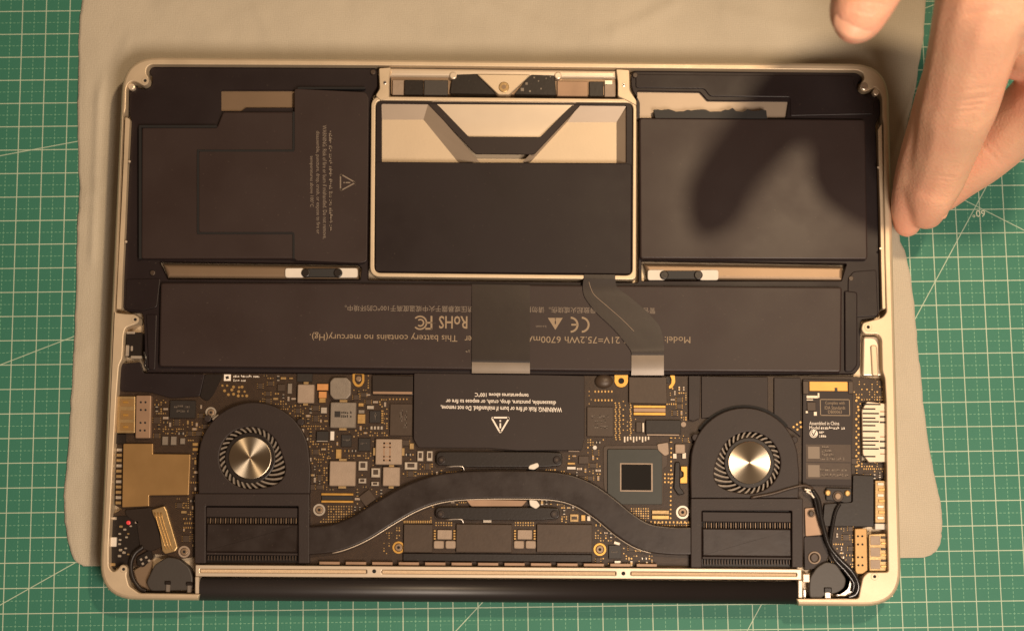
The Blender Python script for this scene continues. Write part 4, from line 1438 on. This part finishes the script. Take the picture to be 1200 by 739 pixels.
for (x0, y0, x1, y1, n, kd, pt) in (
        (181, 466, 240, 510, 70, 'mix', 2.6), (182, 500, 236, 531, 55, 'mix', 2.6), (186, 533, 230, 578, 6, 'mix', 2), (224, 534, 229, 578, 26, 'mix', 2.4),
        (205, 584, 228, 640, 36, 'mix', 2.6), (305, 440, 348, 478, 34, 'mix', 3), (340, 472, 388, 540, 62, 'mix', 3), (412, 440, 456, 475, 40, 'mix', 2.8), (417, 465, 457, 515, 50, 'mix', 2.8), (384, 500, 442, 545, 55, 'mix', 2.8),
        (366, 520, 388, 576, 26, 'mix', 2.8), (416, 545, 450, 600, 30, 'mix', 2.8), (470, 510, 512, 556, 44, 'mix', 2.8), (376, 590, 415, 612, 40, 'via', 3), (416, 585, 428, 596, 18, 'via', 2.2),
        (450, 606, 474, 648, 14, 'via', 3), (505, 606, 535, 622, 36, 'via', 3), (598, 606, 630, 622, 36, 'via', 3), (535, 609, 600, 613, 24, 'via', 2.4), (632, 609, 664, 614, 14, 'via', 2.4), (656, 592, 694, 613, 30, 'mix', 2.6),
        (695, 615, 765, 660, 34, 'mix', 3), (688, 456, 720, 476, 16, 'via', 2.4), (728, 470, 745, 512, 50, 'via', 2.4), (740, 486, 760, 512, 14, 'mix', 2.4), (783, 455, 806, 492, 40, 'mix', 2.6), (784, 508, 808, 522, 14, 'mix', 2.4),
        (686, 512, 710, 560, 16, 'mix', 3), (655, 528, 706, 560, 26, 'mix', 3), (740, 590, 812, 616, 60, 'via', 2.8), (940, 446, 962, 470, 8, 'mix', 3), (1001, 447, 1036, 470, 22, 'via', 3), (1001, 540, 1036, 560, 14, 'mix', 3),
        (981, 619, 1000, 666, 36, 'mix', 2.6), (512, 545, 540, 556, 16, 'mix', 2.6), (640, 545, 664, 556, 14, 'mix', 2.6), (507, 583, 545, 596, 16, 'mix', 2.6), (630, 583, 660, 596, 16, 'mix', 2.6)):
    sd += 1
    sprinkle(x0, y0, x1, y1, int(n * 1.9), kd, sd, pt)
for j in range(24):
    bags['gold_pad'].dot(1003.5 + (j % 2) * 2.6 + (2 if 470 < 460 + j * 3.6 < 476 else 0), 462 + j * 3.6, 1.6 if j % 3 else 1.1, ZB + 0.3, ZB - 0.05, 8, 0.1)
nm = {'gold_pad': 'gold_pads', 'solder': 'solder_points', 'chip_black': 'tiny_resistors', 'inductor_tan': 'tiny_capacitors', 'brass_port': 'brass_pads', 'chip_grey': 'tiny_chips'}
for k, bg_ in bags.items():
    bg_.build(nm[k], k, LB, 'stuff')

# ------------------------------------------------------------------ fans
def fan(cx, cy, hx, hy, hr_, top, x0, x1, yb_, spread):
    outline = []
    for i in range(25):
        a = math.pi + math.pi * i / 24
        outline.append((hx + (x1 - x0) / 2 * math.cos(a), top + (hx - x0) + (x1 - x0) / 2 * math.sin(a)))
    yb0 = top + (hx - x0)
    outline += [(x1 + 1, yb0 + 14), (x1, yb_), (x0 - 0.5, yb_), (x0 - 1, yb0 + 14)]
    opening = []
    for i in range(40):
        a = 2 * math.pi * i / 40
        da = (a - spread + math.pi) % (2 * math.pi) - math.pi
        r_ = 36.2 + 9.0 * max(0, math.cos(da)) ** 8
        opening.append((cx + r_ * math.cos(a), cy + r_ * math.sin(a)))
    z1 = ZR - 1.4
    FN = P('cooling_fan', outline, z1, ZF, 'fan_plastic', LAP, 0.5, 0, holes=[opening], bseg=3)
    disc('fan_well', cx, cy, 48, z1 - 3.6, z1 - 4.4, 'dark_hole', FN, 0, n=32)
    # impeller
    bagf = Bag()
    c = U(cx, cy, z1 - 0.9)
    s = scale_at(cx, cy, z1 - 0.9)
    NB = 33
    for k in range(NB):
        a = 2 * math.pi * k / NB
        pts = []
        for t in range(5):
            r_ = (28.0 + t * 4.6) * s
            aa = a + 0.11 * t * (1 if spread < 1.5 else -1)
            pts.append((r_, aa))
        lft = [Vector((c.x + r_ * math.cos(aa - 0.042), c.y + r_ * math.sin(aa - 0.042))) for r_, aa in pts]
        rgt = [Vector((c.x + r_ * math.cos(aa + 0.042), c.y + r_ * math.sin(aa + 0.042))) for r_, aa in pts]
        bagf.add(*prism_data([lft + rgt[::-1]], z1 - 0.9, z1 - 3.6, 0.12))
    bagf.build('impeller_blades', 'inductor_grey', FN, label='ring of thin slanted fan blades')
    disc('impeller_ring', cx, cy, 29.8, z1 - 0.5, z1 - 3.6, 'black_plastic', FN, 0.4, n=48, bseg=2)
    disc('fan_hub', cx, cy, 25.0, z1 + 0.1, z1 - 0.6, 'brushed_hub', FN, 0.25, n=64, bseg=2, smooth=False)
    disc('hub_pin', cx, cy, 1.2, z1 + 0.13, z1, 'copper_tape', FN, 0.02, n=10)
    return FN


F1 = fan(293, 536, 297.5, 0, 0, 471.5, 233, 363, 578, math.radians(32))
F2 = fan(878.3, 541.8, 872.5, 0, 0, 478, 810, 936, 583, math.radians(150))
F1['label'] = 'black cooling fan beside the card reader'
F2['label'] = 'black cooling fan beside the wireless card'
for F_, q in ((F1, ((352, 494), (243, 490))), (F2, ((815, 512), (931, 515)))):
    for x, y in q:
        P('fan_ear', circ(x, y, 4.2, 14), ZR - 1.9, ZF + 0.5, 'fan_plastic', F_, 0.3, bseg=2)

arc = [(872.5 + 66.5 * math.cos(math.radians(a)), 541 + 66.5 * math.sin(math.radians(a))) for a in range(216, 322, 4)]
arc2 = [(872.5 + 62.5 * math.cos(math.radians(a)), 541 + 62.5 * math.sin(math.radians(a))) for a in range(320, 214, -4)]
P('fan_gap', arc + arc2, ZB + 1.45, ZB, 'dark_hole', F2, 0)

# ------------------------------------------------------------------ heat sinks, heat pipe
def sink(x0, x1, y0, y1, lab):
    HS = P('heat_sink', R(x0 + 1, y0 + 1, x1 - 1, y1), ZB + 0.2, ZF, 'black_plastic', LAP, 0.1, label=lab)
    zt_ = ZR - 1.2
    P('sink_frame', [(x0, y0), (x1, y0), (x1, y1), (x1 - 13, y1), (x1 - 13, y0 + 14.5), (x0 + 13, y0 + 14.5), (x0 + 13, y1), (x0, y1)], zt_, ZB, 'fan_plastic', HS, 0.35, 1.5, bseg=2)
    B('duct_plate', x0 + 13.5, y0 + 16, x1 - 13.5, y0 + 28, ZR - 2.6, ZB, 'label_tape', HS, 0.3, 1)
    for k in range(36):
        xx = x0 + 15.5 + k * (x1 - x0 - 31) / 35
        B('cooling_fin', xx - 0.55, y0 + 28.6, xx + 0.55, y0 + 35, ZR - 2.9, ZB, 'bronze_and_shaded_alu' if k % 2 else 'chip_grey', HS, 0.08)
    B('sink_body', x0 + 13.5, y0 + 35.5, x1 - 13.5, y1 - 13, ZR - 2.0, ZB, 'heatpipe_black', HS, 0.5, 1.5)
    B('sink_rail', x0 + 13.5, y1 - 12.4, x1 - 13.5, y1 - 9.5, ZR - 2.3, ZB, 'fan_plastic', HS, 0.2)
    for k in range(30):
        xx = x0 + 16 + k * (x1 - x0 - 32) / 29
        B('cooling_fin', xx - 0.6, y1 - 9, xx + 0.6, y1 - 3.5, ZR - 3.0, ZB, 'chip_grey', HS, 0.08)


sink(228, 362.5, 578, 659.5, 'left exhaust with rows of cooling fins')
sink(809.5, 941, 583.5, 664.5, 'right exhaust with rows of cooling fins')
cl = catmull([(358, 633, 0), (372, 632.5, 0), (395, 629, 0), (422, 618, 0), (450, 601, 0), (480, 584, 0), (510, 573, 0), (545, 568.3, 0), (600, 567.3, 0), (650, 569, 0), (680, 577, 0), (706, 593, 0), (733, 615, 0), (757, 628.5, 0), (785, 633, 0), (816, 633.5, 0)], 6)
lft, rgt = [], []
for i, c in enumerate(cl):
    t = (cl[min(i + 1, len(cl) - 1)] - cl[max(0, i - 1)]).normalized()
    n_ = Vector((-t.y, t.x, 0))
    lft.append((c.x - n_.x * 16.6, c.y - n_.y * 16.6))
    rgt.append((c.x + n_.x * 16.6, c.y + n_.y * 16.6))
HPp = P('heat_pipe', lft + rgt[::-1], ZR - 1.7, ZB + 0.9, 'heatpipe_black', LAP, 0.8, 0, bseg=3, label='flat black heat pipe arching between the fans')
# highlight on the pipe's lower edge, put in as a bright tube
glint = []
for i in range(10, len(rgt) - 9):
    glint.append((rgt[i][0], rgt[i][1], ZB + 1.7))
tube('pipe_highlight', glint[::2], 0.36, 'aluminium_bright', HPp, 8, 2)

# ------------------------------------------------------------------ hinge rail and barrel
RAIL = P('hinge_rail', [(229, 661.5), (600, 664), (939.5, 666.5), (939.5, 679), (600, 677), (229, 674.8)], ZR - 0.3, ZF, 'aluminium_bright', LAP, 0.3, 1, bseg=2,
         holes=[[(234, 666), (430, 667), (430, 671.5), (234, 670.5)], [(447, 667.2), (722, 669.2), (722, 673.6), (447, 671.8)], [(739, 669.3), (934, 670.8), (934, 675), (739, 673.7)]], hr=1.5, label='bright rail beside the hinge')
for q in ([(235, 666.5), (429, 667.5), (429, 671.2), (235, 670.2)], [(448, 667.7), (721, 669.7), (721, 673.3), (448, 671.5)], [(740, 669.8), (933, 671.3), (933, 674.7), (740, 673.4)]):
    P('gasket_strip', q, ZR - 0.75, ZR - 2, 'mesh_gasket', RAIL, 0.05)
for x, y in ((438.5, 668.8), (730.6, 671.4)):
    disc('screw_hole', x, y, 2.4, ZR - 0.27, ZR - 0.5, 'dark_hole', RAIL, 0, n=12)
for i in range(14):
    x0 = 374 + i * 31
    if x0 + 24 < 800:
        B('rail_segment', x0, 657.5 + i * 0.22, x0 + 24, 661.2 + i * 0.22, ZR - 2.3, ZB, 'copper_tape', RAIL, 0.15, occ=False)
P('hinge_bracket', [(228.5, 675.2), (233, 675.4), (233, 695), (228.5, 695)], ZR - 0.6, ZF, 'aluminium_bright', LAP, 0.25, 1)
P('hinge_bracket', [(935.5, 679.4), (940.5, 679.4), (940.5, 700), (935.5, 700)], ZR - 0.6, ZF, 'aluminium_bright', LAP, 0.25, 1)
P('hinge_bracket', [(941, 672), (949, 672), (949, 682), (941, 682)], ZR - 1.6, ZF, 'aluminium_bright', LAP, 0.25, 1)
# barrel: rounded black bar
a0, a1 = U(234, 689.7, ZR - 5), U(935, 694.2, ZR - 5)
V, Fc = [], []
NS = 28
for e in (a0, a1):
    for k in range(NS):
        t = 2 * math.pi * k / NS
        V.append((e.x, e.y + 4.45 * math.cos(t), ZR - 5.6 + 4.6 * math.sin(t)))
for k in range(NS):
    j = (k + 1) % NS
    Fc.append((k, k + NS, j + NS, j))
Fc.append(tuple(range(NS - 1, -1, -1)))
Fc.append(tuple(range(NS, 2 * NS)))
link('hinge_barrel', V, Fc, 'hinge_black', LAP, True, label='long black hinge barrel along the edge')

# ------------------------------------------------------------------ left switch, right recess
B('side_switch', 147.5, 389, 166, 418, ZR - 2.4, ZF, 'black_plastic', LAP, 0.4, 2)
for q in ((148, 388, 158, 391), (147, 404, 151, 417), (153, 416.5, 166, 420), (153, 405, 155.5, 411)):
    B('switch_contact', *q, ZR - 2.0, ZF, 'solder', LAP, 0.2, 1)
tube('thin_wire', [(169, 412, ZR - 1.5), (171, 420, ZR - 1.3), (170, 428, ZR - 1.3), (174, 433, ZR - 1.3)], 0.5, 'cable_black', LAP)
P('recess_floor', [(1012, 394), (1027, 394), (1031.5, 399), (1034, 440), (1011, 440)], ZR - 4.2, ZF, 'aluminium_bright', chassis, 0.5, 3, bseg=3)
P('recess_ridge', [(1020, 404), (1028, 404), (1030, 440), (1022, 440)], ZR - 3.4, ZF, 'aluminium', chassis, 0.6, 3, bseg=3)

# ------------------------------------------------------------------ wireless card
WC = P('wireless_card', [(941, 444), (999.5, 445), (998, 569), (940.5, 568)], ZB + 1.4, ZB, 'label_tape', LAP, 0.15, 1, label='black wireless card with small print and gold edge')
zt = ZB + 1.43
B('gold_strip', 948.5, 446.8, 993.5, 458, ZB + 1.75, ZB + 1.2, 'gold_foil', WC, 0.15, 0.5)
B('gold_strip_notch', 978, 454, 981.5, 458.6, ZB + 1.8, ZB + 1.3, 'chip_black', WC, 0.05)
B('card_socket', 941, 446.3, 947.8, 461.5, ZB + 1.9, ZB, 'chip_grey', WC, 0.2)
B('card_socket', 994.2, 446.6, 1000, 461, ZB + 1.9, ZB, 'chip_grey', WC, 0.2)
for q in ((945, 463, 959, 466.5), (945, 467.5, 953, 469), (958, 460, 960.5, 466), (946, 471, 956, 481), (944, 481, 947, 484), (953.5, 482, 957.5, 487)):
    B('capacitor', *q, ZB + 2.0, ZB + 1.2, 'solder' if q[1] != 471 else 'chip_grey', WC, 0.12)
bag = Bag()
for q in ((961, 467.4, 996, 468.3), (961, 486, 996, 486.9), (961, 467.4, 961.9, 486.9), (995.1, 467.4, 996, 486.9)):
    bag.rect(*q, zt, zt - 0.02, 0)
bag.build('label_border', 'cell_ink', WC)
text('printed_text', 'Complies with', 978.5, 472.3, zt, 23, 4.6, 0.3, 'cell_ink', WC)
text('printed_text', 'IDA Standards', 978.5, 477.4, zt, 24, 4, 0.3, 'cell_ink', WC)
text('printed_text', 'DB00063', 978.5, 482.3, zt, 16, 3.8, 0.3, 'cell_ink', WC)
text('printed_text', 'Assembled in China', 966, 495.6, zt, 35, 4.2, 0.3, 'white_ink', WC)
text('printed_text', 'Model', 954.5, 500.8, zt, 12, 3.8, 0.3, 'white_ink', WC)
bag = Bag()
marks(bag, 976, 501, zt, 28, 3.4, 0, 31, (9, 12))
marks(bag, 964.5, 505.8, zt, 9, 3, 0, 32)
marks(bag, 964.5, 510.4, zt, 9, 3, 0, 33)
bag.build('printed_text', 'white_ink', WC)
disc('round_mark', 953.6, 507.8, 4.8, zt, zt - 0.03, 'white_ink', WC, 0, n=24)
bag = Bag()
stroke_line(bag, 951.6, 506.3, 953.4, 510.2, 1.2, zt + 0.02)
stroke_line(bag, 953.4, 510.2, 956, 504.6, 1.2, zt + 0.02)
stroke_arc(bag, 953.6, 507.8, 3.6, 100, 330, 0.7, zt + 0.02)
bag.build('round_mark_tick', 'chip_black', WC)
for y0, y1 in ((522.5, 541), (544, 561)):
    B('card_sticker', 944.5, y0 - 2, 997, y1, ZB + 1.46, ZB + 1.3, 'chip_grey', WC, 0)
    B('sticker_square', 947, y0 + 0.5, 960.5, y0 + 14.5, ZB + 1.49, ZB + 1.4, 'dim_ink', WC, 0)
bag = Bag()
for i, (x, y, w_) in enumerate(((968, 523.5, 9), (970, 528, 14), (971, 532.3, 15), (976, 537, 30), (978, 550, 34), (978, 556, 34))):
    marks(bag, x, y, ZB + 1.49, w_, 2.8, 0, 40 + i)
bag.build('printed_text', 'dim_ink', WC)
P('card_bracket', [(968, 571), (998, 572), (998, 588), (990, 589), (984, 587), (968, 586)], ZB + 1.2, ZB, 'black_plastic', WC, 0.2, 2)
for x, y in ((970.5, 577), (993.5, 577.5)):
    disc('gold_socket', x, y, 3.6, ZB + 2.2, ZB + 1, 'gold_pad', WC, 0.5, n=14, bseg=2)
disc('screw', 982.2, 581, 6.6, ZB + 1.6, ZB + 1, 'chip_grey', WC, 0.3, n=20, bseg=2)
disc('screw_head', 982.2, 581, 4.2, ZB + 2.2, ZB + 1.4, 'bronze_and_shaded_alu', WC, 0.4, n=18, bseg=2)

# memory-card / display port shell on the right
HD = P('silver_port', [(1016, 470), (1041, 473), (1041, 541), (1018, 541), (1011, 532), (1010, 480)], ZB + 2.4, ZB - 0.1, 'aluminium_bright', LAP, 0.3, 2, bseg=2, label='silver port shell with dark slits')
for i, y in enumerate((473.5, 478.8, 484.2, 489.6, 493.8, 498.3, 505.2, 512.6, 516.6, 521, 525.5, 534.5)):
    w_ = (1030 - 4 * (i % 2)) if i not in (0,) else 1032
    B('port_slit', 1011.0, y - 0.85, w_, y + 0.85, ZB + 2.43, ZB + 2.2, 'dark_hole', HD, 0)
for y in (488, 494.5, 517, 524.5):
    B('port_slit', 1031, y - 1.1, 1041, y + 1.1, ZB + 2.43, ZB + 2.2, 'chip_black', HD, 0)
for y in (482, 511.5, 531.5):
    B('port_slit', 1031.5, y - 0.7, 1038, y + 0.7, ZB + 2.43, ZB + 2.2, 'copper_tape', HD, 0)
P('black_tape', [(999.5, 556), (1024, 557), (1024, 617), (964, 616), (966, 590), (999, 588)], ZB + 1.6, ZF, 'black_plastic', LAP, 0.2, 2, label='matt black tape patch')
UP = P('contact_port', [(1025.5, 562.5), (1040, 563), (1040.5, 612), (1025.5, 612)], ZB + 1.8, ZB - 0.1, 'brass_port', LAP, 0.2, 1)
for i in range(7):
    B('port_contact', 1028 + (i % 2) * 1.5, 565 + i * 6.6, 1036 + (i % 2) * 1.5, 568.6 + i * 6.6, ZB + 2.1, ZB + 1.6, 'gold_pad' if i % 2 else 'solder', UP, 0.15, 1)
B('white_spacer', 1025.5, 613, 1040, 620, ZB + 1.4, ZF, 'white_plastic', LAP, 0.25, 1)
S2 = P('shield_block', [(1001.5, 619), (1016, 618.5), (1017, 668), (1012, 672), (1004, 672), (1002, 668)], ZB + 2.3, ZB - 0.1, 'brass_shield', LAP, 0.3, 1.5, bseg=2)
for x, y in ((1005.5, 627.8), (1010.5, 627.8), (1005.5, 637.4), (1010.7, 637.4), (1005.5, 652.4), (1010.5, 652.4), (1006, 661.8), (1010.8, 661.8)):
    disc('vent_hole', x, y, 1.3, ZB + 2.33, ZB + 2.1, 'dark_hole', S2, 0, n=10)
G2 = P('port_shell', [(1018, 625.5), (1040, 624.5), (1041, 669), (1018.5, 669)], ZB + 2.0, ZB - 0.1, 'brass_port', LAP, 0.3, 1, bseg=2)
for y in (627.5, 641, 655.5):
    B('port_panel', 1020, y, 1031.5, y + 10.5, ZB + 2.15, ZB + 1.9, 'inductor_tan', G2, 0.1, 1)
for i in range(6):
    B('port_spring', 1032.5, 628 + i * 6.8, 1039, 630.6 + i * 6.8, ZB + 2.4, ZB + 1.8, 'gold_pad' if i % 2 else 'chip_grey', G2, 0.12)

# lower right corner: hinge cap, cables
P('small_board', [(943, 595), (960, 594), (963, 610), (966, 626), (944, 628)], ZB + 0.9, ZB, 'copper_tape', LAP, 0.15, 2)
for (x, y, r_) in ((951, 601, 5.0), (954.6, 653, 7.6)):
    disc('screw_ring', x, y, r_, ZB + 1.2, ZF, 'inductor_tan', LAP, 0.25, hole=r_ * 0.72)
    disc('screw', x, y, r_ * 0.68, ZB + 1.8, ZF, 'chip_grey', LAP, 0.5, n=20, bseg=3)
P('black_plate', [(942, 628), (966, 628), (972, 648), (966, 664), (943, 668)], ZB + 0.5, ZF, 'fan_plastic', LAP, 0.2, 3)
HC2 = P('hinge_cap', [(948, 690), (949, 676), (957, 664), (968, 657.5), (980, 660), (992, 678), (990, 688), (982, 694), (966, 697), (963, 701), (949, 701)], ZB + 2.2, ZF, 'hinge_cover', LAP, 0.5, 4, bseg=3, label='dark grey cover over the right hinge')
B('hinge_tab', 966.5, 690, 974, 701, ZB + 2.6, ZF, 'steel', HC2, 0.3, 1)
B('hinge_tab_stop', 966, 688, 975, 694, ZB + 2.9, ZB + 1, 'black_plastic', HC2, 0.3, 1)
B('hinge_tab', 941, 690, 945, 700, ZB + 1.6, ZF, 'steel', HC2, 0.3, 1)
P('steel_hinge', [(982, 664), (990, 662), (1003, 684), (1004, 696), (990, 699), (978, 698), (992, 688), (994, 678)], ZB + 1.2, ZF, 'steel', LAP, 0.8, 3, bseg=3)
disc('round_post', 1014, 686, 9, ZR - 3.0, ZF, 'aluminium_bright', chassis, 0.8, bseg=3)
tube('black_cable', [(952, 574, ZB + 2.2), (959, 586, ZB + 2.4), (962, 605, ZB + 2.6), (966, 622, ZB + 2.8), (972, 640, ZB + 2.8), (984, 655, ZB + 2.8), (998, 669, ZB + 2.8), (1005.5, 684, ZB + 2.8), (1003, 695, ZB + 2.4), (994, 699, ZB + 2)], 1.0, 'cable_black', LAP)
tube('black_cable', [(984, 590, ZB + 2.2), (979, 600, ZB + 2.3), (975, 620, ZB + 2.4), (973, 642, ZB + 2.5), (978, 655, ZB + 2.5), (990, 668, ZB + 2.4), (1000, 682, ZB + 2.2), (999, 693, ZB + 2)], 0.75, 'cable_black', LAP)
tube('black_cable', [(945, 571, ZB + 2.6), (953, 580, ZB + 2.4), (958, 600, ZB + 2.4), (963, 618, ZB + 2.4), (970, 632, ZB + 2.2)], 0.6, 'cable_black', LAP)
tube('antenna_wire', [(880, 582.5, ZR - 0.9), (905, 578, ZR - 0.8), (925, 572, ZR - 0.8), (942, 568.5, ZR - 1), (952, 572, ZR - 1.8)], 0.55, 'chip_grey', LAP)
for x, y, a in ((948, 577, 30), (952, 580, 55), (946.5, 573.5, 10)):
    B('white_plug', x - 4, y - 1.4, x + 4, y + 1.4, ZB + 3.2, ZB + 1.5, 'solder', LAP, 0.25, 1, -a)

# ================================================================== HAND
HAND = thing('person', (150, 100, 2), 'bare hand reaching in from the upper right, fingertips at the laptop edge', 'person')
chains = {
    # (px, py, z mm, radius px) from the palm outwards
    'front': [(1190, -75, 146, 64), (1160, -10, 130, 62), (1140, 55, 108, 53), (1126, 108, 86, 49), (1122, 122, 80, 48), (1112, 158, 62, 42), (1099, 202, 42, 35.5), (1094, 215, 37, 34), (1090, 232, 31, 28), (1086, 249, 23, 21)],
    'behind': [(1150, 20, 118, 40), (1114, 100, 82, 37), (1091, 160, 54, 31), (1075, 205, 34, 27), (1066, 240, 20, 22.5), (1063, 262, 13, 17)],
    'side': [(1300, -60, 150, 60), (1240, 5, 124, 46), (1214, 40, 102, 38), (1202, 58, 88, 30), (1190, 72, 78, 23)],
    'outer': [(1310, 10, 126, 56), (1256, 78, 90, 46), (1220, 118, 66, 41), (1184, 152, 47, 37), (1150, 183, 32, 34), (1122, 208, 21, 28), (1104, 228, 14, 22)],
    'raised': [(1150, -180, 164, 56), (1095, -120, 160, 47), (1052, -66, 156, 42), (1028, -28, 150, 40), (1012, 0, 144, 38.5), (1006, 14, 141, 35), (1003, 25, 138, 28)],
    'palm': [(1190, -75, 146, 64), (1190, -190, 166, 66), (1270, -150, 156, 90), (1310, -20, 134, 74), (1250, -60, 140, 76)],
    'palm2': [(1160, -10, 130, 58), (1235, -20, 132, 58), (1300, -20, 134, 60)],
}
bm = bmesh.new()
tips = []
for nm_, ch in chains.items():
    P3 = [(U(a, b2, z), r_ * scale_at(a, b2, z)) for a, b2, z, r_ in ch]
    cc = catmull([p for p, r_ in P3], 11)
    rc = catmull([(r_, 0, 0) for p, r_ in P3], 11)
    for p, r_ in zip(cc, rc):
        rad = r_.x
        bmesh.ops.create_icosphere(bm, subdivisions=2, radius=rad * MM, matrix=Matrix.Translation(p * MM))
    if not nm_.startswith('palm'):
        tips.append((P3[-1][0], P3[-1][1]))
me = bpy.data.meshes.new('hand_body')
bm.to_mesh(me)
bm.free()
tmp = bpy.data.objects.new('tmp_hand', me)
COL.objects.link(tmp)
md = tmp.modifiers.new('r', 'REMESH')
md.mode = 'VOXEL'
md.voxel_size = 0.0009
md2 = tmp.modifiers.new('s', 'SMOOTH')
md2.iterations = 20
md2.factor = 0.5
me2 = bpy.data.meshes.new_from_object(tmp.evaluated_get(bpy.context.evaluated_depsgraph_get()))
bpy.data.objects.remove(tmp)
hv = [v.co / MM for v in me2.vertices]
hf = [tuple(p.vertices) for p in me2.polygons]
bpy.data.meshes.remove(me2)
# knuckle creases: shallow grooves across the fingers
CREASE = [(U(1094, 121, 90), U(1158, 113, 90), 1.0, 0.55), (U(1090, 127, 90), U(1152, 121, 90), 0.8, 0.45), (U(1100, 133, 90), U(1148, 128, 90), 0.8, 0.35), (U(1105, 108, 90), U(1160, 103, 90), 0.8, 0.25),
          (U(1070, 201, 50), U(1118, 208, 50), 0.8, 0.4), (U(1072, 206, 50), U(1114, 213, 50), 0.7, 0.3), (U(1150, 165, 60), U(1172, 192, 60), 0.9, 0.4), (U(1156, 160, 60), U(1178, 187, 60), 0.8, 0.3),
          (U(975, -4, 150), U(1040, 6, 150), 0.8, 0.4), (U(978, 2, 150), U(1036, 12, 150), 0.7, 0.35), (U(982, 8, 150), U(1030, 17, 150), 0.7, 0.3), (U(1110, 20, 130), U(1170, 10, 130), 1.2, 0.3)]
hand_v = []
for v in hv:
    w = Vector(v)
    s = 0
    # seen from the camera: compare in the plane of each crease
    for a, b2, wd, dp in CREASE:
        t = (a.z - CAM_MM.z) / (w.z - CAM_MM.z) if abs(w.z - CAM_MM.z) > 1 else 1
        q = CAM_MM + (w - CAM_MM) * t
        d = seg_d((q.x, q.y), (a.x, a.y), (b2.x, b2.y)) + 0.8 * noise.noise((q.x / 6, q.y / 6, 2))
        s += 1.5 * dp * math.exp(-(d / wd) ** 2)
    w = w + Vector((0, 0, -s)) + Vector((0, 0, 0.35)) * noise.noise(w / 9)
    hand_v.append(tuple(w))
hb = link('hand', hand_v, hf, 'skin', HAND, True)
at = hb.data.attributes.new('flush', 'FLOAT', 'POINT')
vals = []
for v in hand_v:
    w = Vector(v)
    f = 0
    for p, r_ in tips:
        d = (w - p).length
        f = max(f, 0.75 * max(0, 1 - d / (r_ * 3.2)))
    vals.append(max(0, min(1, f + 0.18 + 0.3 * noise.noise(w / 11) + 0.12 * noise.noise(w / 3))))
at.data.foreach_set('value', vals)


def nail(c, nrm, along, w, l):
    """a curved nail plate: centre, outward normal, direction to the fingertip; mm"""
    V, Fc = [], []
    nz = Vector(nrm).normalized()
    ny = Vector(along)
    ny = (ny - nz * ny.dot(nz)).normalized()
    nx = ny.cross(nz)
    nu, nv = 12, 10
    for j in range(nv + 1):
        for i in range(nu + 1):
            u, v = i / nu * 2 - 1, j / nv * 2 - 1
            wv = 1 - 0.28 * abs(v) ** 3
            V.append(tuple(c + nx * (u * w * wv) + ny * (v * l * (1 - 0.12 * u * u)) - nz * (0.42 * w * u * u + 0.14 * l * v * v)))
    k0 = len(V)
    V += [tuple(Vector(v) - nz * 0.6) for v in V]
    for j in range(nv):
        for i in range(nu):
            a = j * (nu + 1) + i
            Fc.append((a, a + 1, a + nu + 2, a + nu + 1))
            Fc.append((a + nu + 1 + k0, a + nu + 2 + k0, a + 1 + k0, a + k0))
    bd = [i for i in range(nu + 1)] + [j * (nu + 1) + nu for j in range(1, nv + 1)] + [nv * (nu + 1) + i for i in range(nu - 1, -1, -1)] + [j * (nu + 1) for j in range(nv - 1, 0, -1)]
    for q in range(len(bd)):
        a, b2 = bd[q], bd[(q + 1) % len(bd)]
        Fc.append((b2, a, a + k0, b2 + k0))
    return link('fingernail', V, Fc, 'nail', HAND, True)


def seat(px_, py_, z, nrm, r):
    return U(px_, py_, z) + Vector(nrm).normalized() * r


nail(seat(1002, 20, 140, (-0.15, -0.42, 0.9), 9.0), (-0.15, -0.42, 0.9), (-0.35, -0.8, -0.3), 7.0, 6.6)
nail(seat(1091, 240, 27, (0.5, -0.2, 0.84), 7.4), (0.5, -0.2, 0.84), (-0.1, -0.8, -0.5), 4.6, 5.4)
